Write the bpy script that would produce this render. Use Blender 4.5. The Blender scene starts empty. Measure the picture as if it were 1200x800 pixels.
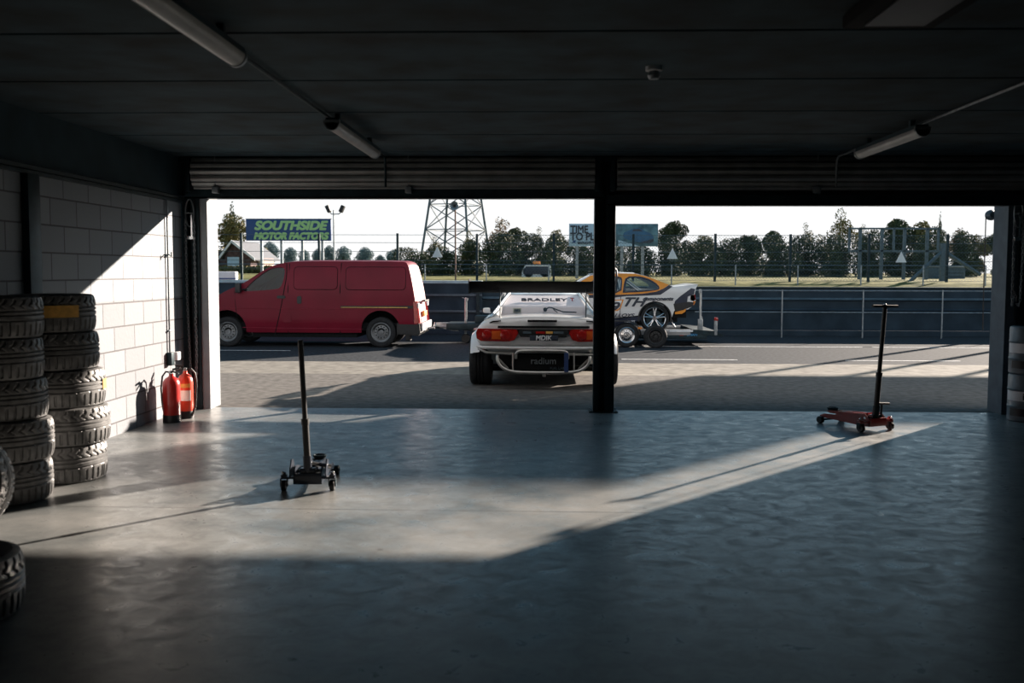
import bpy, bmesh, math, random
from mathutils import Vector, Matrix
R = math.radians
random.seed(7)
SC = bpy.context.scene
COL = SC.collection

# ------------------------------------------------------------------ camera
FPX = 1167.0; CH = 1.55
yaw, pitch, roll = R(1.95), R(-4.0), R(0.15)
cf = Vector((-math.sin(yaw)*math.cos(pitch), math.cos(yaw)*math.cos(pitch), math.sin(pitch)))
cr0 = cf.cross(Vector((0, 0, 1))).normalized(); cu0 = cr0.cross(cf)
cr = cr0*math.cos(roll)+cu0*math.sin(roll); cu = -cr0*math.sin(roll)+cu0*math.cos(roll)
cam_d = bpy.data.cameras.new('camera'); cam = bpy.data.objects.new('camera', cam_d); COL.objects.link(cam)
cam.matrix_world = Matrix(((cr.x, cu.x, -cf.x, 0), (cr.y, cu.y, -cf.y, 0), (cr.z, cu.z, -cf.z, CH), (0, 0, 0, 1)))
cam_d.sensor_width = 36; cam_d.lens = 36*FPX/1200; cam_d.clip_end = 2000; cam_d.clip_start = .05
cam_d.dof.use_dof = True; cam_d.dof.focus_distance = 17; cam_d.dof.aperture_fstop = 2.8
SC.camera = cam
# ------------------------------------------------------------------ light
SUN_DIR = Vector((0.87, 1.0, 0.392)).normalized()      # towards the sun
sd = bpy.data.lights.new('sun', 'SUN'); so = bpy.data.objects.new('sun', sd); COL.objects.link(so)
so.rotation_euler = SUN_DIR.to_track_quat('Z', 'Y').to_euler()
sd.energy = 18; sd.angle = R(0.7); sd.color = (1.0, .86, .73)
world = bpy.data.worlds.new('sky'); SC.world = world; world.use_nodes = True
wn = world.node_tree.nodes; wl = world.node_tree.links
for n in list(wn): wn.remove(n)
wo = wn.new('ShaderNodeOutputWorld'); wb = wn.new('ShaderNodeBackground')
wt = wn.new('ShaderNodeTexCoord'); wx = wn.new('ShaderNodeSeparateXYZ'); wr = wn.new('ShaderNodeValToRGB')
wl.new(wt.outputs['Generated'], wx.inputs[0]); wl.new(wx.outputs['Z'], wr.inputs[0])
els = wr.color_ramp.elements
els[0].position = 0.0; els[0].color = (1.0, 1.0, 1.0, 1)
els[1].position = 1.0; els[1].color = (.16, .30, .42, 1)
for p_, c_ in ((.085, (.97, .99, 1.0, 1)), (.15, (.72, .92, 1.0, 1)), (.20, (.34, .60, .78, 1)), (.26, (.07, .18, .28, 1)), (.6, (.11, .24, .36, 1))):
    e_ = els.new(p_); e_.color = c_
wl.new(wr.outputs[0], wb.inputs[0]); wl.new(wb.outputs[0], wo.inputs[0]); wb.inputs[1].default_value = 1.05
SC.view_settings.view_transform = 'Standard'; SC.view_settings.look = 'None'
SC.view_settings.gamma = 1; SC.view_settings.use_curve_mapping = False
SC.view_settings.exposure = 0.0
SC.cycles.use_denoising = True
SC.cycles.max_bounces = 10; SC.cycles.diffuse_bounces = 3; SC.cycles.transparent_max_bounces = 16

# ------------------------------------------------------------------ helpers
def at(px, py, Y):
    """pixel of the 1200x800 frame -> (x, z) on the plane y = Y"""
    d = cf*FPX+cr*(px-600)+cu*(400-py); t = Y/d.y
    return d.x*t, CH+d.z*t

def mat(name, col, rough=.6, metal=0, var=.12, scale=6, bump=0, spec=.5, coat=0, col2=None, alpha=None, trans=0):
    m = bpy.data.materials.new(name); m.use_nodes = True
    nt = m.node_tree; b = nt.nodes['Principled BSDF']
    b.inputs['Roughness'].default_value = rough; b.inputs['Metallic'].default_value = metal
    b.inputs['Specular IOR Level'].default_value = spec
    if coat: b.inputs['Coat Weight'].default_value = coat; b.inputs['Coat Roughness'].default_value = .08
    tc = nt.nodes.new('ShaderNodeTexCoord'); nz = nt.nodes.new('ShaderNodeTexNoise')
    nz.inputs['Scale'].default_value = scale; nz.inputs['Detail'].default_value = 5
    nt.links.new(tc.outputs['Object'], nz.inputs['Vector'])
    mx = nt.nodes.new('ShaderNodeMix'); mx.data_type = 'RGBA'
    c2 = col2 if col2 else tuple(min(1, c*(1-var*2)) for c in col)
    mx.inputs[6].default_value = (*c2, 1); mx.inputs[7].default_value = (*[min(1, c*(1+var)) for c in col], 1)
    rp = nt.nodes.new('ShaderNodeMapRange'); rp.inputs[1].default_value = .3; rp.inputs[2].default_value = .7
    nt.links.new(nz.outputs['Fac'], rp.inputs[0]); nt.links.new(rp.outputs[0], mx.inputs[0])
    nt.links.new(mx.outputs[2], b.inputs['Base Color'])
    tgt = b
    if spec == 0:      # rough ground: plain diffuse
        tgt = nt.nodes.new('ShaderNodeBsdfDiffuse'); tgt.inputs['Roughness'].default_value = .6
        nt.links.new(mx.outputs[2], tgt.inputs['Color']); nt.links.new(tgt.outputs[0], nt.nodes['Material Output'].inputs[0])
    if bump:
        bp = nt.nodes.new('ShaderNodeBump'); bp.inputs['Strength'].default_value = bump; bp.inputs['Distance'].default_value = .01
        nt.links.new(nz.outputs['Fac'], bp.inputs['Height']); nt.links.new(bp.outputs[0], tgt.inputs['Normal'])
    return m

def glass_mat(name, tint, ior=1.5):
    m = bpy.data.materials.new(name); m.use_nodes = True; nt = m.node_tree
    for n in list(nt.nodes): nt.nodes.remove(n)
    o = nt.nodes.new('ShaderNodeOutputMaterial'); t = nt.nodes.new('ShaderNodeBsdfTransparent'); g = nt.nodes.new('ShaderNodeBsdfGlossy')
    f = nt.nodes.new('ShaderNodeFresnel'); f.inputs[0].default_value = ior
    nz = nt.nodes.new('ShaderNodeTexNoise'); nz.inputs['Scale'].default_value = 3
    mr = nt.nodes.new('ShaderNodeMapRange'); mr.inputs[3].default_value = .02; mr.inputs[4].default_value = .05
    nt.links.new(nz.outputs['Fac'], mr.inputs[0]); nt.links.new(mr.outputs[0], g.inputs['Roughness'])
    t.inputs[0].default_value = (*tint, 1)
    mx = nt.nodes.new('ShaderNodeMixShader'); ge = nt.nodes.new('ShaderNodeNewGeometry'); iv = nt.nodes.new('ShaderNodeMath'); iv.operation = 'SUBTRACT'; iv.inputs[0].default_value = 1
    nt.links.new(ge.outputs['Backfacing'], iv.inputs[1]); ml = nt.nodes.new('ShaderNodeMath'); ml.operation = 'MULTIPLY'
    nt.links.new(iv.outputs[0], ml.inputs[0]); nt.links.new(f.outputs[0], ml.inputs[1]); nt.links.new(ml.outputs[0], mx.inputs[0])
    nt.links.new(t.outputs[0], mx.inputs[1]); nt.links.new(g.outputs[0], mx.inputs[2]); nt.links.new(mx.outputs[0], o.inputs[0])
    return m

def link(name, me, parent=None):
    o = bpy.data.objects.new(name, me); COL.objects.link(o)
    if parent is not None: o.parent = parent
    return o

def root_off(p):
    v = Vector((0, 0, 0))
    while p is not None:
        v += p.location; p = p.parent
    return v

class MB:
    """collects shapes, builds ONE mesh object. world=True: coordinates are world ones"""
    def __init__(s): s.bm = bmesh.new()
    def box(s, x0, x1, y0, y1, z0, z1, bev=0):
        vs = [s.bm.verts.new(p) for p in ((x0,y0,z0),(x1,y0,z0),(x1,y1,z0),(x0,y1,z0),(x0,y0,z1),(x1,y0,z1),(x1,y1,z1),(x0,y1,z1))]
        fs = [s.bm.faces.new([vs[i] for i in f]) for f in ((3,2,1,0),(4,5,6,7),(0,1,5,4),(1,2,6,5),(2,3,7,6),(3,0,4,7))]
        if bev:
            es = set(e for f in fs for e in f.edges)
            bmesh.ops.bevel(s.bm, geom=list(es), offset=bev, segments=2, affect='EDGES', profile=.6)
        return s
    def prism(s, poly, a0, a1, axis='y', bev=0):
        """poly of (u,v) extruded along axis between a0 and a1"""
        def mk(u, v, a):
            return {'y': (u, a, v), 'x': (a, u, v), 'z': (u, v, a)}[axis]
        A = [s.bm.verts.new(mk(u, v, a0)) for u, v in poly]; B = [s.bm.verts.new(mk(u, v, a1)) for u, v in poly]
        n = len(poly); fs = []
        for i in range(n): fs.append(s.bm.faces.new((A[i], A[(i+1) % n], B[(i+1) % n], B[i])))
        fs.append(s.bm.faces.new(list(reversed(A)))); fs.append(s.bm.faces.new(B))
        bmesh.ops.recalc_face_normals(s.bm, faces=fs)
        if bev:
            es = set(e for f in fs[-2:] for e in f.edges)
            bmesh.ops.bevel(s.bm, geom=list(es), offset=bev, segments=2, affect='EDGES')
        return s
    def tube(s, pts, r, n=10, closed=False, caps=True):
        pts = [Vector(p) for p in pts]; m = len(pts); rings = []
        rr = r if isinstance(r, (list, tuple)) else [r]*m
        prev = None
        for i, p in enumerate(pts):
            if closed: t = (pts[(i+1) % m]-pts[i-1])
            else: t = pts[min(i+1, m-1)]-pts[max(i-1, 0)]
            t.normalize()
            if prev is None:
                a = Vector((0, 0, 1)) if abs(t.z) < .9 else Vector((1, 0, 0))
                u = t.cross(a).normalized()
            else:
                u = (prev-t*prev.dot(t)); u = u.normalized() if u.length > 1e-6 else t.orthogonal().normalized()
            prev = u; v = t.cross(u)
            rings.append([s.bm.verts.new(p+(u*math.cos(2*math.pi*k/n)+v*math.sin(2*math.pi*k/n))*rr[i]) for k in range(n)])
        for i in range(m if closed else m-1):
            a, b = rings[i], rings[(i+1) % m]
            for k in range(n): s.bm.faces.new((a[k], a[(k+1) % n], b[(k+1) % n], b[k]))
        if caps and not closed:
            s.bm.faces.new(list(reversed(rings[0]))); s.bm.faces.new(rings[-1])
        return s
    def lathe(s, prof, c=(0,0,0), axis='z', n=32, a0=0, a1=2*math.pi, closed_prof=False):
        """prof: (radius, height) list"""
        full = abs(a1-a0-2*math.pi) < 1e-6; m = n if full else n+1; rings = []
        for i in range(m):
            a = a0+(a1-a0)*i/n; ca, sa = math.cos(a), math.sin(a); ring = []
            for r, h in prof:
                p = {'z': (r*ca, r*sa, h), 'y': (r*ca, h, r*sa), 'x': (h, r*ca, r*sa)}[axis]
                ring.append(s.bm.verts.new((p[0]+c[0], p[1]+c[1], p[2]+c[2])))
            rings.append(ring)
        k = len(prof); q = k if closed_prof else k-1
        fs = []
        for i in range(n):
            a, b = rings[i], rings[(i+1) % m]
            for j in range(q):
                j2 = (j+1) % k
                fs.append(s.bm.faces.new((a[j], b[j], b[j2], a[j2])))
        bmesh.ops.remove_doubles(s.bm, verts=[v for r_ in rings for v in r_], dist=1e-6)
        fs = [f for f in fs if f.is_valid]
        bmesh.ops.recalc_face_normals(s.bm, faces=fs)
        return s
    def loft(s, secs, cap=True, closed=False):
        rings = [[s.bm.verts.new(p) for p in sec] for sec in secs]; n = len(rings[0])
        for a, b in zip(rings, rings[1:]):
            for k in range(n if closed else n-1): s.bm.faces.new((a[k], a[(k+1) % n], b[(k+1) % n], b[k]))
        if cap: s.bm.faces.new(list(reversed(rings[0]))); s.bm.faces.new(rings[-1])
        bmesh.ops.recalc_face_normals(s.bm, faces=s.bm.faces)
        return s
    def face(s, pts):
        s.bm.faces.new([s.bm.verts.new(p) for p in pts]); return s
    def sphere(s, c, r, seg=14, sc=(1, 1, 1)):
        g = bmesh.ops.create_uvsphere(s.bm, u_segments=seg, v_segments=max(6, seg//2), radius=r)
        for v in g['verts']: v.co = Vector((v.co.x*sc[0], v.co.y*sc[1], v.co.z*sc[2]))+Vector(c)
        return s
    def xf(s, M):
        bmesh.ops.transform(s.bm, matrix=M, verts=s.bm.verts); return s
    def build(s, name, m, parent=None, world=False, smooth=35):
        me = bpy.data.meshes.new(name)
        if world and parent is not None:
            o = root_off(parent); bmesh.ops.translate(s.bm, verts=s.bm.verts, vec=-o)
        s.bm.to_mesh(me); s.bm.free(); me.materials.append(m)
        if smooth:
            me.polygons.foreach_set('use_smooth', [True]*len(me.polygons)); me.set_sharp_from_angle(angle=R(smooth))
        return link(name, me, parent)

def tag(o, label, cat, group=None, kind=None):
    if label: o['label'] = label
    if cat: o['category'] = cat
    if group: o['group'] = group
    if kind: o['kind'] = kind
    return o
def thing(name, label, cat, loc=(0, 0, 0), rz=0, group=None):
    o = bpy.data.objects.new(name, None); COL.objects.link(o); o.location = loc; o.rotation_euler = (0, 0, rz)
    o.empty_display_size = .1
    return tag(o, label, cat, group)
def struct(name, mb, m, smooth=35): o = mb.build(name, m, smooth=smooth); o['kind'] = 'structure'; return o
def dup(o, parent=None):
    c = o.copy(); COL.objects.link(c); c.parent = parent
    for ch in [x for x in bpy.data.objects if x.parent == o]: dup(ch, c)
    return c

def text(name, s, size, loc, m, parent=None, shear=0, off=0, ext=.002, sx=1, rot=(90, 0, 0), align='CENTER', world=True):
    cu_ = bpy.data.curves.new(name, 'FONT'); cu_.body = s; cu_.size = size; cu_.shear = shear; bold = off*1.3
    cu_.extrude = ext; cu_.align_x = align; cu_.align_y = 'CENTER'
    t = bpy.data.objects.new('tmp', cu_); COL.objects.link(t)
    me = bpy.data.meshes.new_from_object(t.evaluated_get(bpy.context.evaluated_depsgraph_get()))
    bpy.data.objects.remove(t); bpy.data.curves.remove(cu_)
    if bold:
        b0 = bmesh.new(); b0.from_mesh(me); base = b0.copy()
        for k_ in range(8):
            c_ = base.copy(); bmesh.ops.translate(c_, verts=c_.verts, vec=(bold*math.cos(k_*math.pi/4), bold*math.sin(k_*math.pi/4), (k_+1)*.0012*max(1, size*2)))
            tm_ = bpy.data.meshes.new('tmp'); c_.to_mesh(tm_); b0.from_mesh(tm_); c_.free(); bpy.data.meshes.remove(tm_)
        b0.to_mesh(me); b0.free(); base.free()
    me.name = name; me.materials.clear(); me.materials.append(m)
    M = Matrix.Translation(Vector(loc)-(root_off(parent) if world and parent else Vector((0, 0, 0)))) @ Matrix.Rotation(R(rot[2]), 4, 'Z') @ Matrix.Rotation(R(rot[1]), 4, 'Y') @ Matrix.Rotation(R(rot[0]), 4, 'X') @ Matrix.Diagonal((sx, 1, 1, 1))
    me.transform(M)
    return link(name, me, parent)

def plate(name, outlines, y, th, m, parent=None, off=None, bev=.0, side=1, cuts=(), lift=0):
    """plate in the x-z plane with holes; off(z) bends it in y (times side)"""
    cu_ = bpy.data.curves.new(name, 'CURVE'); cu_.dimensions = '2D'; cu_.fill_mode = 'BOTH'; cu_.extrude = th/2
    cu_.bevel_depth = bev; cu_.bevel_resolution = 2; cu_.offset = -bev
    for poly in outlines:
        sp = cu_.splines.new('POLY'); sp.points.add(len(poly)-1)
        for p, (u, v) in zip(sp.points, poly): p.co = (u, v, 0, 1)
        sp.use_cyclic_u = True
    t = bpy.data.objects.new('tmp', cu_); COL.objects.link(t)
    me = bpy.data.meshes.new_from_object(t.evaluated_get(bpy.context.evaluated_depsgraph_get()))
    bpy.data.objects.remove(t); bpy.data.curves.remove(cu_)
    me.name = name
    bm = bmesh.new(); bm.from_mesh(me)
    for zc in cuts:
        bmesh.ops.bisect_plane(bm, geom=list(bm.verts)+list(bm.edges)+list(bm.faces), plane_co=(0, zc, 0), plane_no=(0, 1, 0))
    ro = root_off(parent) if parent is not None else Vector((0, 0, 0))
    for v in bm.verts:
        u, z, w = v.co
        v.co = Vector((u, y-w-lift*side*1.0+(off(z)*side if off else 0), z))-ro
    bmesh.ops.recalc_face_normals(bm, faces=bm.faces)
    bm.to_mesh(me); bm.free(); me.materials.clear(); me.materials.append(m)
    me.polygons.foreach_set('use_smooth', [True]*len(me.polygons)); me.set_sharp_from_angle(angle=R(30))
    return link(name, me, parent)

def arc(cx, cz, r, a0, a1, n=14, sz=1):
    return [(cx+r*math.cos(R(a0+(a1-a0)*i/n)), cz+sz*r*math.sin(R(a0+(a1-a0)*i/n))) for i in range(n+1)]
def rrect(x0, x1, z0, z1, r, n=5):
    o = []
    for cx, cz, a in ((x1-r, z1-r, 0), (x0+r, z1-r, 90), (x0+r, z0+r, 180), (x1-r, z0+r, 270)):
        o += arc(cx, cz, r, a, a+90, n)
    return o
def smoothpoly(pts, it=2):
    """Chaikin corner rounding of an open list of points"""
    for _ in range(it):
        q = [pts[0]]
        for a, b in zip(pts, pts[1:]):
            q.append((a[0]*.75+b[0]*.25, a[1]*.75+b[1]*.25)); q.append((a[0]*.25+b[0]*.75, a[1]*.25+b[1]*.75))
        q.append(pts[-1]); pts = q
    return pts

def smooth3(pts, it=2):
    pts = [Vector(p) for p in pts]
    for _ in range(it):
        q = [pts[0]]
        for a, b in zip(pts, pts[1:]): q += [a*.75+b*.25, a*.25+b*.75]
        pts = q+[pts[-1]]
    return pts

# ------------------------------------------------------------------ materials
M = {}
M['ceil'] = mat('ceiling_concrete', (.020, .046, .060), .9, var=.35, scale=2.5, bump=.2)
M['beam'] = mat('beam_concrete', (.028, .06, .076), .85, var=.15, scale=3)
M['steel'] = mat('dark_steel', (.018, .036, .045), .5, .6, var=.2, scale=9)
M['vantail'] = mat('sun_glare_paint', (.62, .27, .29), .5, var=.08, scale=3, coat=.0, spec=.9)  # van tailgate: pale pink puts the sun's glare into the colour
M['galv'] = mat('galvanised_steel', (.30, .33, .35), .45, .7, var=.15, scale=14)
M['jamb'] = mat('jamb_paint', (.27, .30, .33), .55, var=.06, scale=8)
M['shutter'] = mat('shutter_steel', (.24, .245, .24), .45, .5, var=.12, scale=5)
M['rubber'] = mat('tyre_rubber', (.14, .14, .14), .48, var=.25, scale=18, spec=.8)
M['rubber_d'] = mat('dark_tyre_rubber', (.02, .021, .023), .75, var=.2, scale=25, spec=.25)
M['black'] = mat('black_plastic', (.012, .013, .015), .5, var=.2, scale=20)
M['blackm'] = mat('matt_black', (.008, .009, .01), .9, var=.2, scale=20, spec=.2)
M['red'] = mat('extinguisher_red', (.55, .025, .02), .3, var=.08, scale=8, coat=.5)
M['orange_red'] = mat('extinguisher_orange_red', (.75, .07, .03), .35, var=.08, scale=8, coat=.3)
M['vanred'] = mat('van_paint', (.155, .003, .017), .45, var=.1, scale=1.5, spec=.25)
M['white'] = mat('white_paint', (.72, .72, .72), .28, var=.03, scale=3, coat=.6)
M['cream'] = mat('interior_panel', (.86, .76, .74), .6, var=.04, scale=4)
M['orange'] = mat('orange_vinyl', (.75, .28, .03), .4, var=.04)
M['navy'] = mat('navy_vinyl', (.012, .02, .045), .4, var=.1)
M['chrome'] = mat('bright_metal', (.62, .63, .65), .22, 1, var=.05)
M['alu'] = mat('dull_aluminium', (.42, .43, .44), .4, .85, var=.1)
M['wheelgrey'] = mat('dull_wheel_grey', (.22, .23, .24), .55, .4, var=.2)
M['lamp'] = mat('red_lens', (.36, .014, .012), .15, var=.15, scale=30, coat=.8)
M['amber'] = mat('amber_lens', (.8, .25, .03), .2, var=.1, scale=30, coat=.6)
M['blue'] = mat('blue_webbing', (.02, .05, .16), .7, var=.1)
M['cable'] = mat('black_cable', (.01, .01, .012), .5)
M['post'] = mat('post_steel', (.09, .13, .16), .6, .2, var=.15)
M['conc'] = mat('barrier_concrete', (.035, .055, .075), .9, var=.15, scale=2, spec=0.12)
M['lconc'] = mat('pale_concrete', (.40, .42, .42), .85, var=.12, scale=3)
M['line'] = mat('road_paint', (.55, .56, .56), .8, var=.2, scale=12)
M['diff'] = mat('light_diffuser', (.34, .35, .34), .35, var=.1, scale=5)
M['bark'] = mat('bark', (.07, .055, .045), .95, var=.3, scale=10, bump=.4)
M['leaf'] = mat('leaf_green', (.05, .065, .022), .7, var=.5, scale=1.2, col2=(.015, .03, .014))
M['leaf2'] = mat('leaf_olive', (.16, .135, .04), .7, var=.5, scale=1.2, col2=(.03, .045, .018))
M['leaf3'] = mat('leaf_autumn', (.22, .13, .06), .7, var=.5, scale=1.5, col2=(.07, .07, .03))
M['leaf4'] = mat('leaf_far_haze', (.17, .23, .24), .8, var=.3, scale=.5, col2=(.12, .18, .19))  # paler, bluer leaves carry the distance haze in their colour
M['yellow'] = mat('label_orange', (.75, .42, .10), .5, var=.1, scale=30)
M['paper'] = mat('paper_white', (.75, .76, .78), .6, var=.04)
M['signblue'] = mat('sign_blue', (.008, .055, .20), .45, var=.05)
M['signgreen'] = mat('sign_green', (.36, .62, .26), .5, var=.04)
M['boardpale'] = mat('board_pale_blue', (.42, .58, .72), .5, var=.03)
M['ink'] = mat('ink_dark', (.03, .04, .06), .5)
M['glass'] = glass_mat('tinted_glass', (.78, .84, .88))
M['glass_v'] = glass_mat('smoked_glass', (.28, .34, .38))
M['glass_d'] = glass_mat('dark_glass', (.16, .2, .22))

# floor: sealed concrete
def floor_mat():
    m = bpy.data.materials.new('sealed_concrete_floor'); m.use_nodes = True; nt = m.node_tree; N = nt.nodes; L = nt.links
    b = N['Principled BSDF']; tc = N.new('ShaderNodeTexCoord')
    n1 = N.new('ShaderNodeTexNoise'); n1.inputs['Scale'].default_value = 1.1; n1.inputs['Detail'].default_value = 9; n1.inputs['Roughness'].default_value = .62
    n2 = N.new('ShaderNodeTexNoise'); n2.inputs['Scale'].default_value = 7; n2.inputs['Detail'].default_value = 10; n2.inputs['Roughness'].default_value = .7; n2.inputs['Distortion'].default_value = .8
    mp = N.new('ShaderNodeMapping'); mp.inputs['Scale'].default_value = (1, 1.1, 1)
    L.new(tc.outputs['Object'], mp.inputs[0]); L.new(mp.outputs[0], n1.inputs[0]); L.new(mp.outputs[0], n2.inputs[0])
    r1 = N.new('ShaderNodeValToRGB'); e = r1.color_ramp.elements
    e[0].position = .33; e[0].color = (.105, .12, .125, 1); e[1].position = .68; e[1].color = (.335, .335, .325, 1)
    L.new(n1.outputs['Fac'], r1.inputs[0])
    r2 = N.new('ShaderNodeValToRGB'); e = r2.color_ramp.elements
    e[0].position = .3; e[0].color = (.72, .72, .72, 1); e[1].position = .62; e[1].color = (1, 1, 1, 1)
    L.new(n2.outputs['Fac'], r2.inputs[0])
    mx = N.new('ShaderNodeMix'); mx.data_type = 'RGBA'; mx.blend_type = 'MULTIPLY'; mx.inputs[0].default_value = 1
    L.new(r1.outputs[0], mx.inputs[6]); L.new(r2.outputs[0], mx.inputs[7])
    # dark specks
    v = N.new('ShaderNodeTexVoronoi'); v.inputs['Scale'].default_value = 1.7; L.new(tc.outputs['Object'], v.inputs[0])
    lt = N.new('ShaderNodeMath'); lt.operation = 'LESS_THAN'; lt.inputs[1].default_value = .03; L.new(v.outputs['Distance'], lt.inputs[0])
    # expansion joint at y = 6.37 and a crack line
    sx = N.new('ShaderNodeSeparateXYZ'); L.new(tc.outputs['Object'], sx.inputs[0])
    s1 = N.new('ShaderNodeMath'); s1.operation = 'SUBTRACT'; s1.inputs[1].default_value = 6.37; L.new(sx.outputs['Y'], s1.inputs[0])
    a1 = N.new('ShaderNodeMath'); a1.operation = 'ABSOLUTE'; L.new(s1.outputs[0], a1.inputs[0])
    l1 = N.new('ShaderNodeMath'); l1.operation = 'LESS_THAN'; l1.inputs[1].default_value = .008; L.new(a1.outputs[0], l1.inputs[0])
    mm = N.new('ShaderNodeMath'); mm.operation = 'MAXIMUM'; L.new(lt.outputs[0], mm.inputs[0]); L.new(l1.outputs[0], mm.inputs[1])
    mx2 = N.new('ShaderNodeMix'); mx2.data_type = 'RGBA'; mx2.inputs[7].default_value = (.06, .055, .05, 1)
    ms = N.new('ShaderNodeMath'); ms.operation = 'MULTIPLY'; ms.inputs[1].default_value = .75; L.new(mm.outputs[0], ms.inputs[0])
    L.new(ms.outputs[0], mx2.inputs[0]); L.new(mx.outputs[2], mx2.inputs[6]); L.new(mx2.outputs[2], b.inputs['Base Color'])
    rr = N.new('ShaderNodeMapRange'); rr.inputs[1].default_value = .3; rr.inputs[2].default_value = .7; rr.inputs[3].default_value = .50; rr.inputs[4].default_value = .22
    L.new(n2.outputs['Fac'], rr.inputs[0]); L.new(rr.outputs[0], b.inputs['Roughness'])
    b.inputs['Specular IOR Level'].default_value = .9
    bp = N.new('ShaderNodeBump'); bp.inputs['Strength'].default_value = .05; bp.inputs['Distance'].default_value = .003
    L.new(n2.outputs['Fac'], bp.inputs['Height']); L.new(bp.outputs[0], b.inputs['Normal'])
    return m
M['floor'] = floor_mat()

def block_mat(name, ax):
    m = bpy.data.materials.new(name); m.use_nodes = True; nt = m.node_tree; N = nt.nodes; L = nt.links
    b = N['Principled BSDF']; tc = N.new('ShaderNodeTexCoord'); sx = N.new('ShaderNodeSeparateXYZ'); cb = N.new('ShaderNodeCombineXYZ')
    L.new(tc.outputs['Object'], sx.inputs[0]); L.new(sx.outputs[ax], cb.inputs[0])
    ad = N.new('ShaderNodeMath'); ad.inputs[1].default_value = -.12+.9; L.new(sx.outputs['Z'], ad.inputs[0]); L.new(ad.outputs[0], cb.inputs[1])
    bk = N.new('ShaderNodeTexBrick'); bk.offset = .5; bk.inputs['Scale'].default_value = 1; bk.inputs['Brick Width'].default_value = .46
    bk.inputs['Row Height'].default_value = .225; bk.inputs['Mortar Size'].default_value = .008; bk.inputs['Mortar Smooth'].default_value = .3
    bk.inputs['Color1'].default_value = (.34, .37, .40, 1); bk.inputs['Color2'].default_value = (.29, .32, .35, 1); bk.inputs['Mortar'].default_value = (.12, .12, .13, 1)
    L.new(cb.outputs[0], bk.inputs[0])
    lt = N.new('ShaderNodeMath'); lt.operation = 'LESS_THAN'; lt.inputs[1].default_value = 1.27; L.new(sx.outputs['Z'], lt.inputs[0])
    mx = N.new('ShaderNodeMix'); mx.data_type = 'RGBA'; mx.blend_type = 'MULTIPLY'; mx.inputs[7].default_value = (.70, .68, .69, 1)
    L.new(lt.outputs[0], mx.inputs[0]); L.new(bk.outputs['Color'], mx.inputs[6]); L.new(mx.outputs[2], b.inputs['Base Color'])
    nz = N.new('ShaderNodeTexNoise'); nz.inputs['Scale'].default_value = 30; L.new(tc.outputs['Object'], nz.inputs[0])
    mu = N.new('ShaderNodeMath'); mu.operation = 'MULTIPLY_ADD'; mu.inputs[1].default_value = -3.0; L.new(bk.outputs['Fac'], mu.inputs[0]); L.new(nz.outputs['Fac'], mu.inputs[2])
    bp = N.new('ShaderNodeBump'); bp.inputs['Strength'].default_value = .5; bp.inputs['Distance'].default_value = .006
    L.new(mu.outputs[0], bp.inputs['Height']); L.new(bp.outputs[0], b.inputs['Normal'])
    b.inputs['Roughness'].default_value = .8
    return m
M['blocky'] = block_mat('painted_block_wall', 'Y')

# ------------------------------------------------------------------ room shell
XL, XR, YD, ZC = -4.05, 5.45, 11.12, 2.80
struct('floor', MB().box(XL-.25, XR+.25, -5, 11.17, -.15, 0), M['floor'])
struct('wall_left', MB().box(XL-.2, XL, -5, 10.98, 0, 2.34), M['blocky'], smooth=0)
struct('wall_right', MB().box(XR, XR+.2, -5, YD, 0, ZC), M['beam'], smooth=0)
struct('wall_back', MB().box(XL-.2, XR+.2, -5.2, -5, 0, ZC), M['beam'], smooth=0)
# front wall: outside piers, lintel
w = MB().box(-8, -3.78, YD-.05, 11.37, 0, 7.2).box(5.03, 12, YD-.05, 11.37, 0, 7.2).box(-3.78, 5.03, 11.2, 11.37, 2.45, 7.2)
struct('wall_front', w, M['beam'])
# concrete plank ceiling, one groove between planks
c = MB(); seams = [-2.6, -1.3, 0, 1.33, 2.66, 3.98, 5.29, 6.6, 7.9, 9.2, 10.5, 11.2]
y0 = -5
for y1 in seams:
    c.prism([(y0+.0, ZC+.03), (y0+.02, ZC), (y1-.02, ZC), (y1, ZC+.03), (y1, ZC+.18), (y0, ZC+.18)], XL-.2, XR+.2, 'x'); y0 = y1
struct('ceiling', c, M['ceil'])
struct('trim_1', MB().box(XL-.22, XL+.012, -5, 11.0, 2.38, ZC), M['beam'])         # concrete beam over the block wall
struct('trim_2', MB().box(XL-.02, XL+.05, -4.9, 10.95, 2.335, 2.365).box(XL-.02, XL+.035, -4.9, 10.95, 2.30, 2.325), M['steel'])   # rail below it
struct('trim_3', MB().box(XL-.01, XL+.06, 7.60, 7.78, 0, 2.30, .004), M['steel'])
struct('trim_4', MB().box(-4.05, 5.45, 10.9, 11.1, 2.74, ZC), M['steel'])
# jambs
struct('trim_5', MB().box(-3.86, -3.775, 11.03, 11.38, 0, 2.44), M['jamb'])
struct('trim_6', MB().box(5.0, 5.10, 11.03, 11.38, 0, 2.34), mat('shaded_jamb_paint', (.09, .125, .155), .6, var=.1, scale=8, spec=.2))  # right jamb: same paint as the left, darkened to put its shade in
struct('trim_9', MB().box(-12, -3.80, 11.38, 11.43, 0, 7.2).box(5.05, 14, 11.38, 11.43, 0, 7.2).box(-3.80, 5.05, 11.38, 11.43, 2.5, 7.2), mat('grey_cladding', (.27, .30, .34), .7, var=.05))
# guide channels inside the recess
struct('trim_7', MB().box(-4.04, -3.98, 10.99, 11.07, 0, 2.74).box(-3.93, -3.86, 11.0, 11.07, 0, 2.4), M['steel'])
struct('trim_8', MB().box(5.10, 5.16, 10.99, 11.07, 0, 2.74).box(5.34, 5.44, 11.0, 11.07, 0, 2.4), M['steel'])

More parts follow.
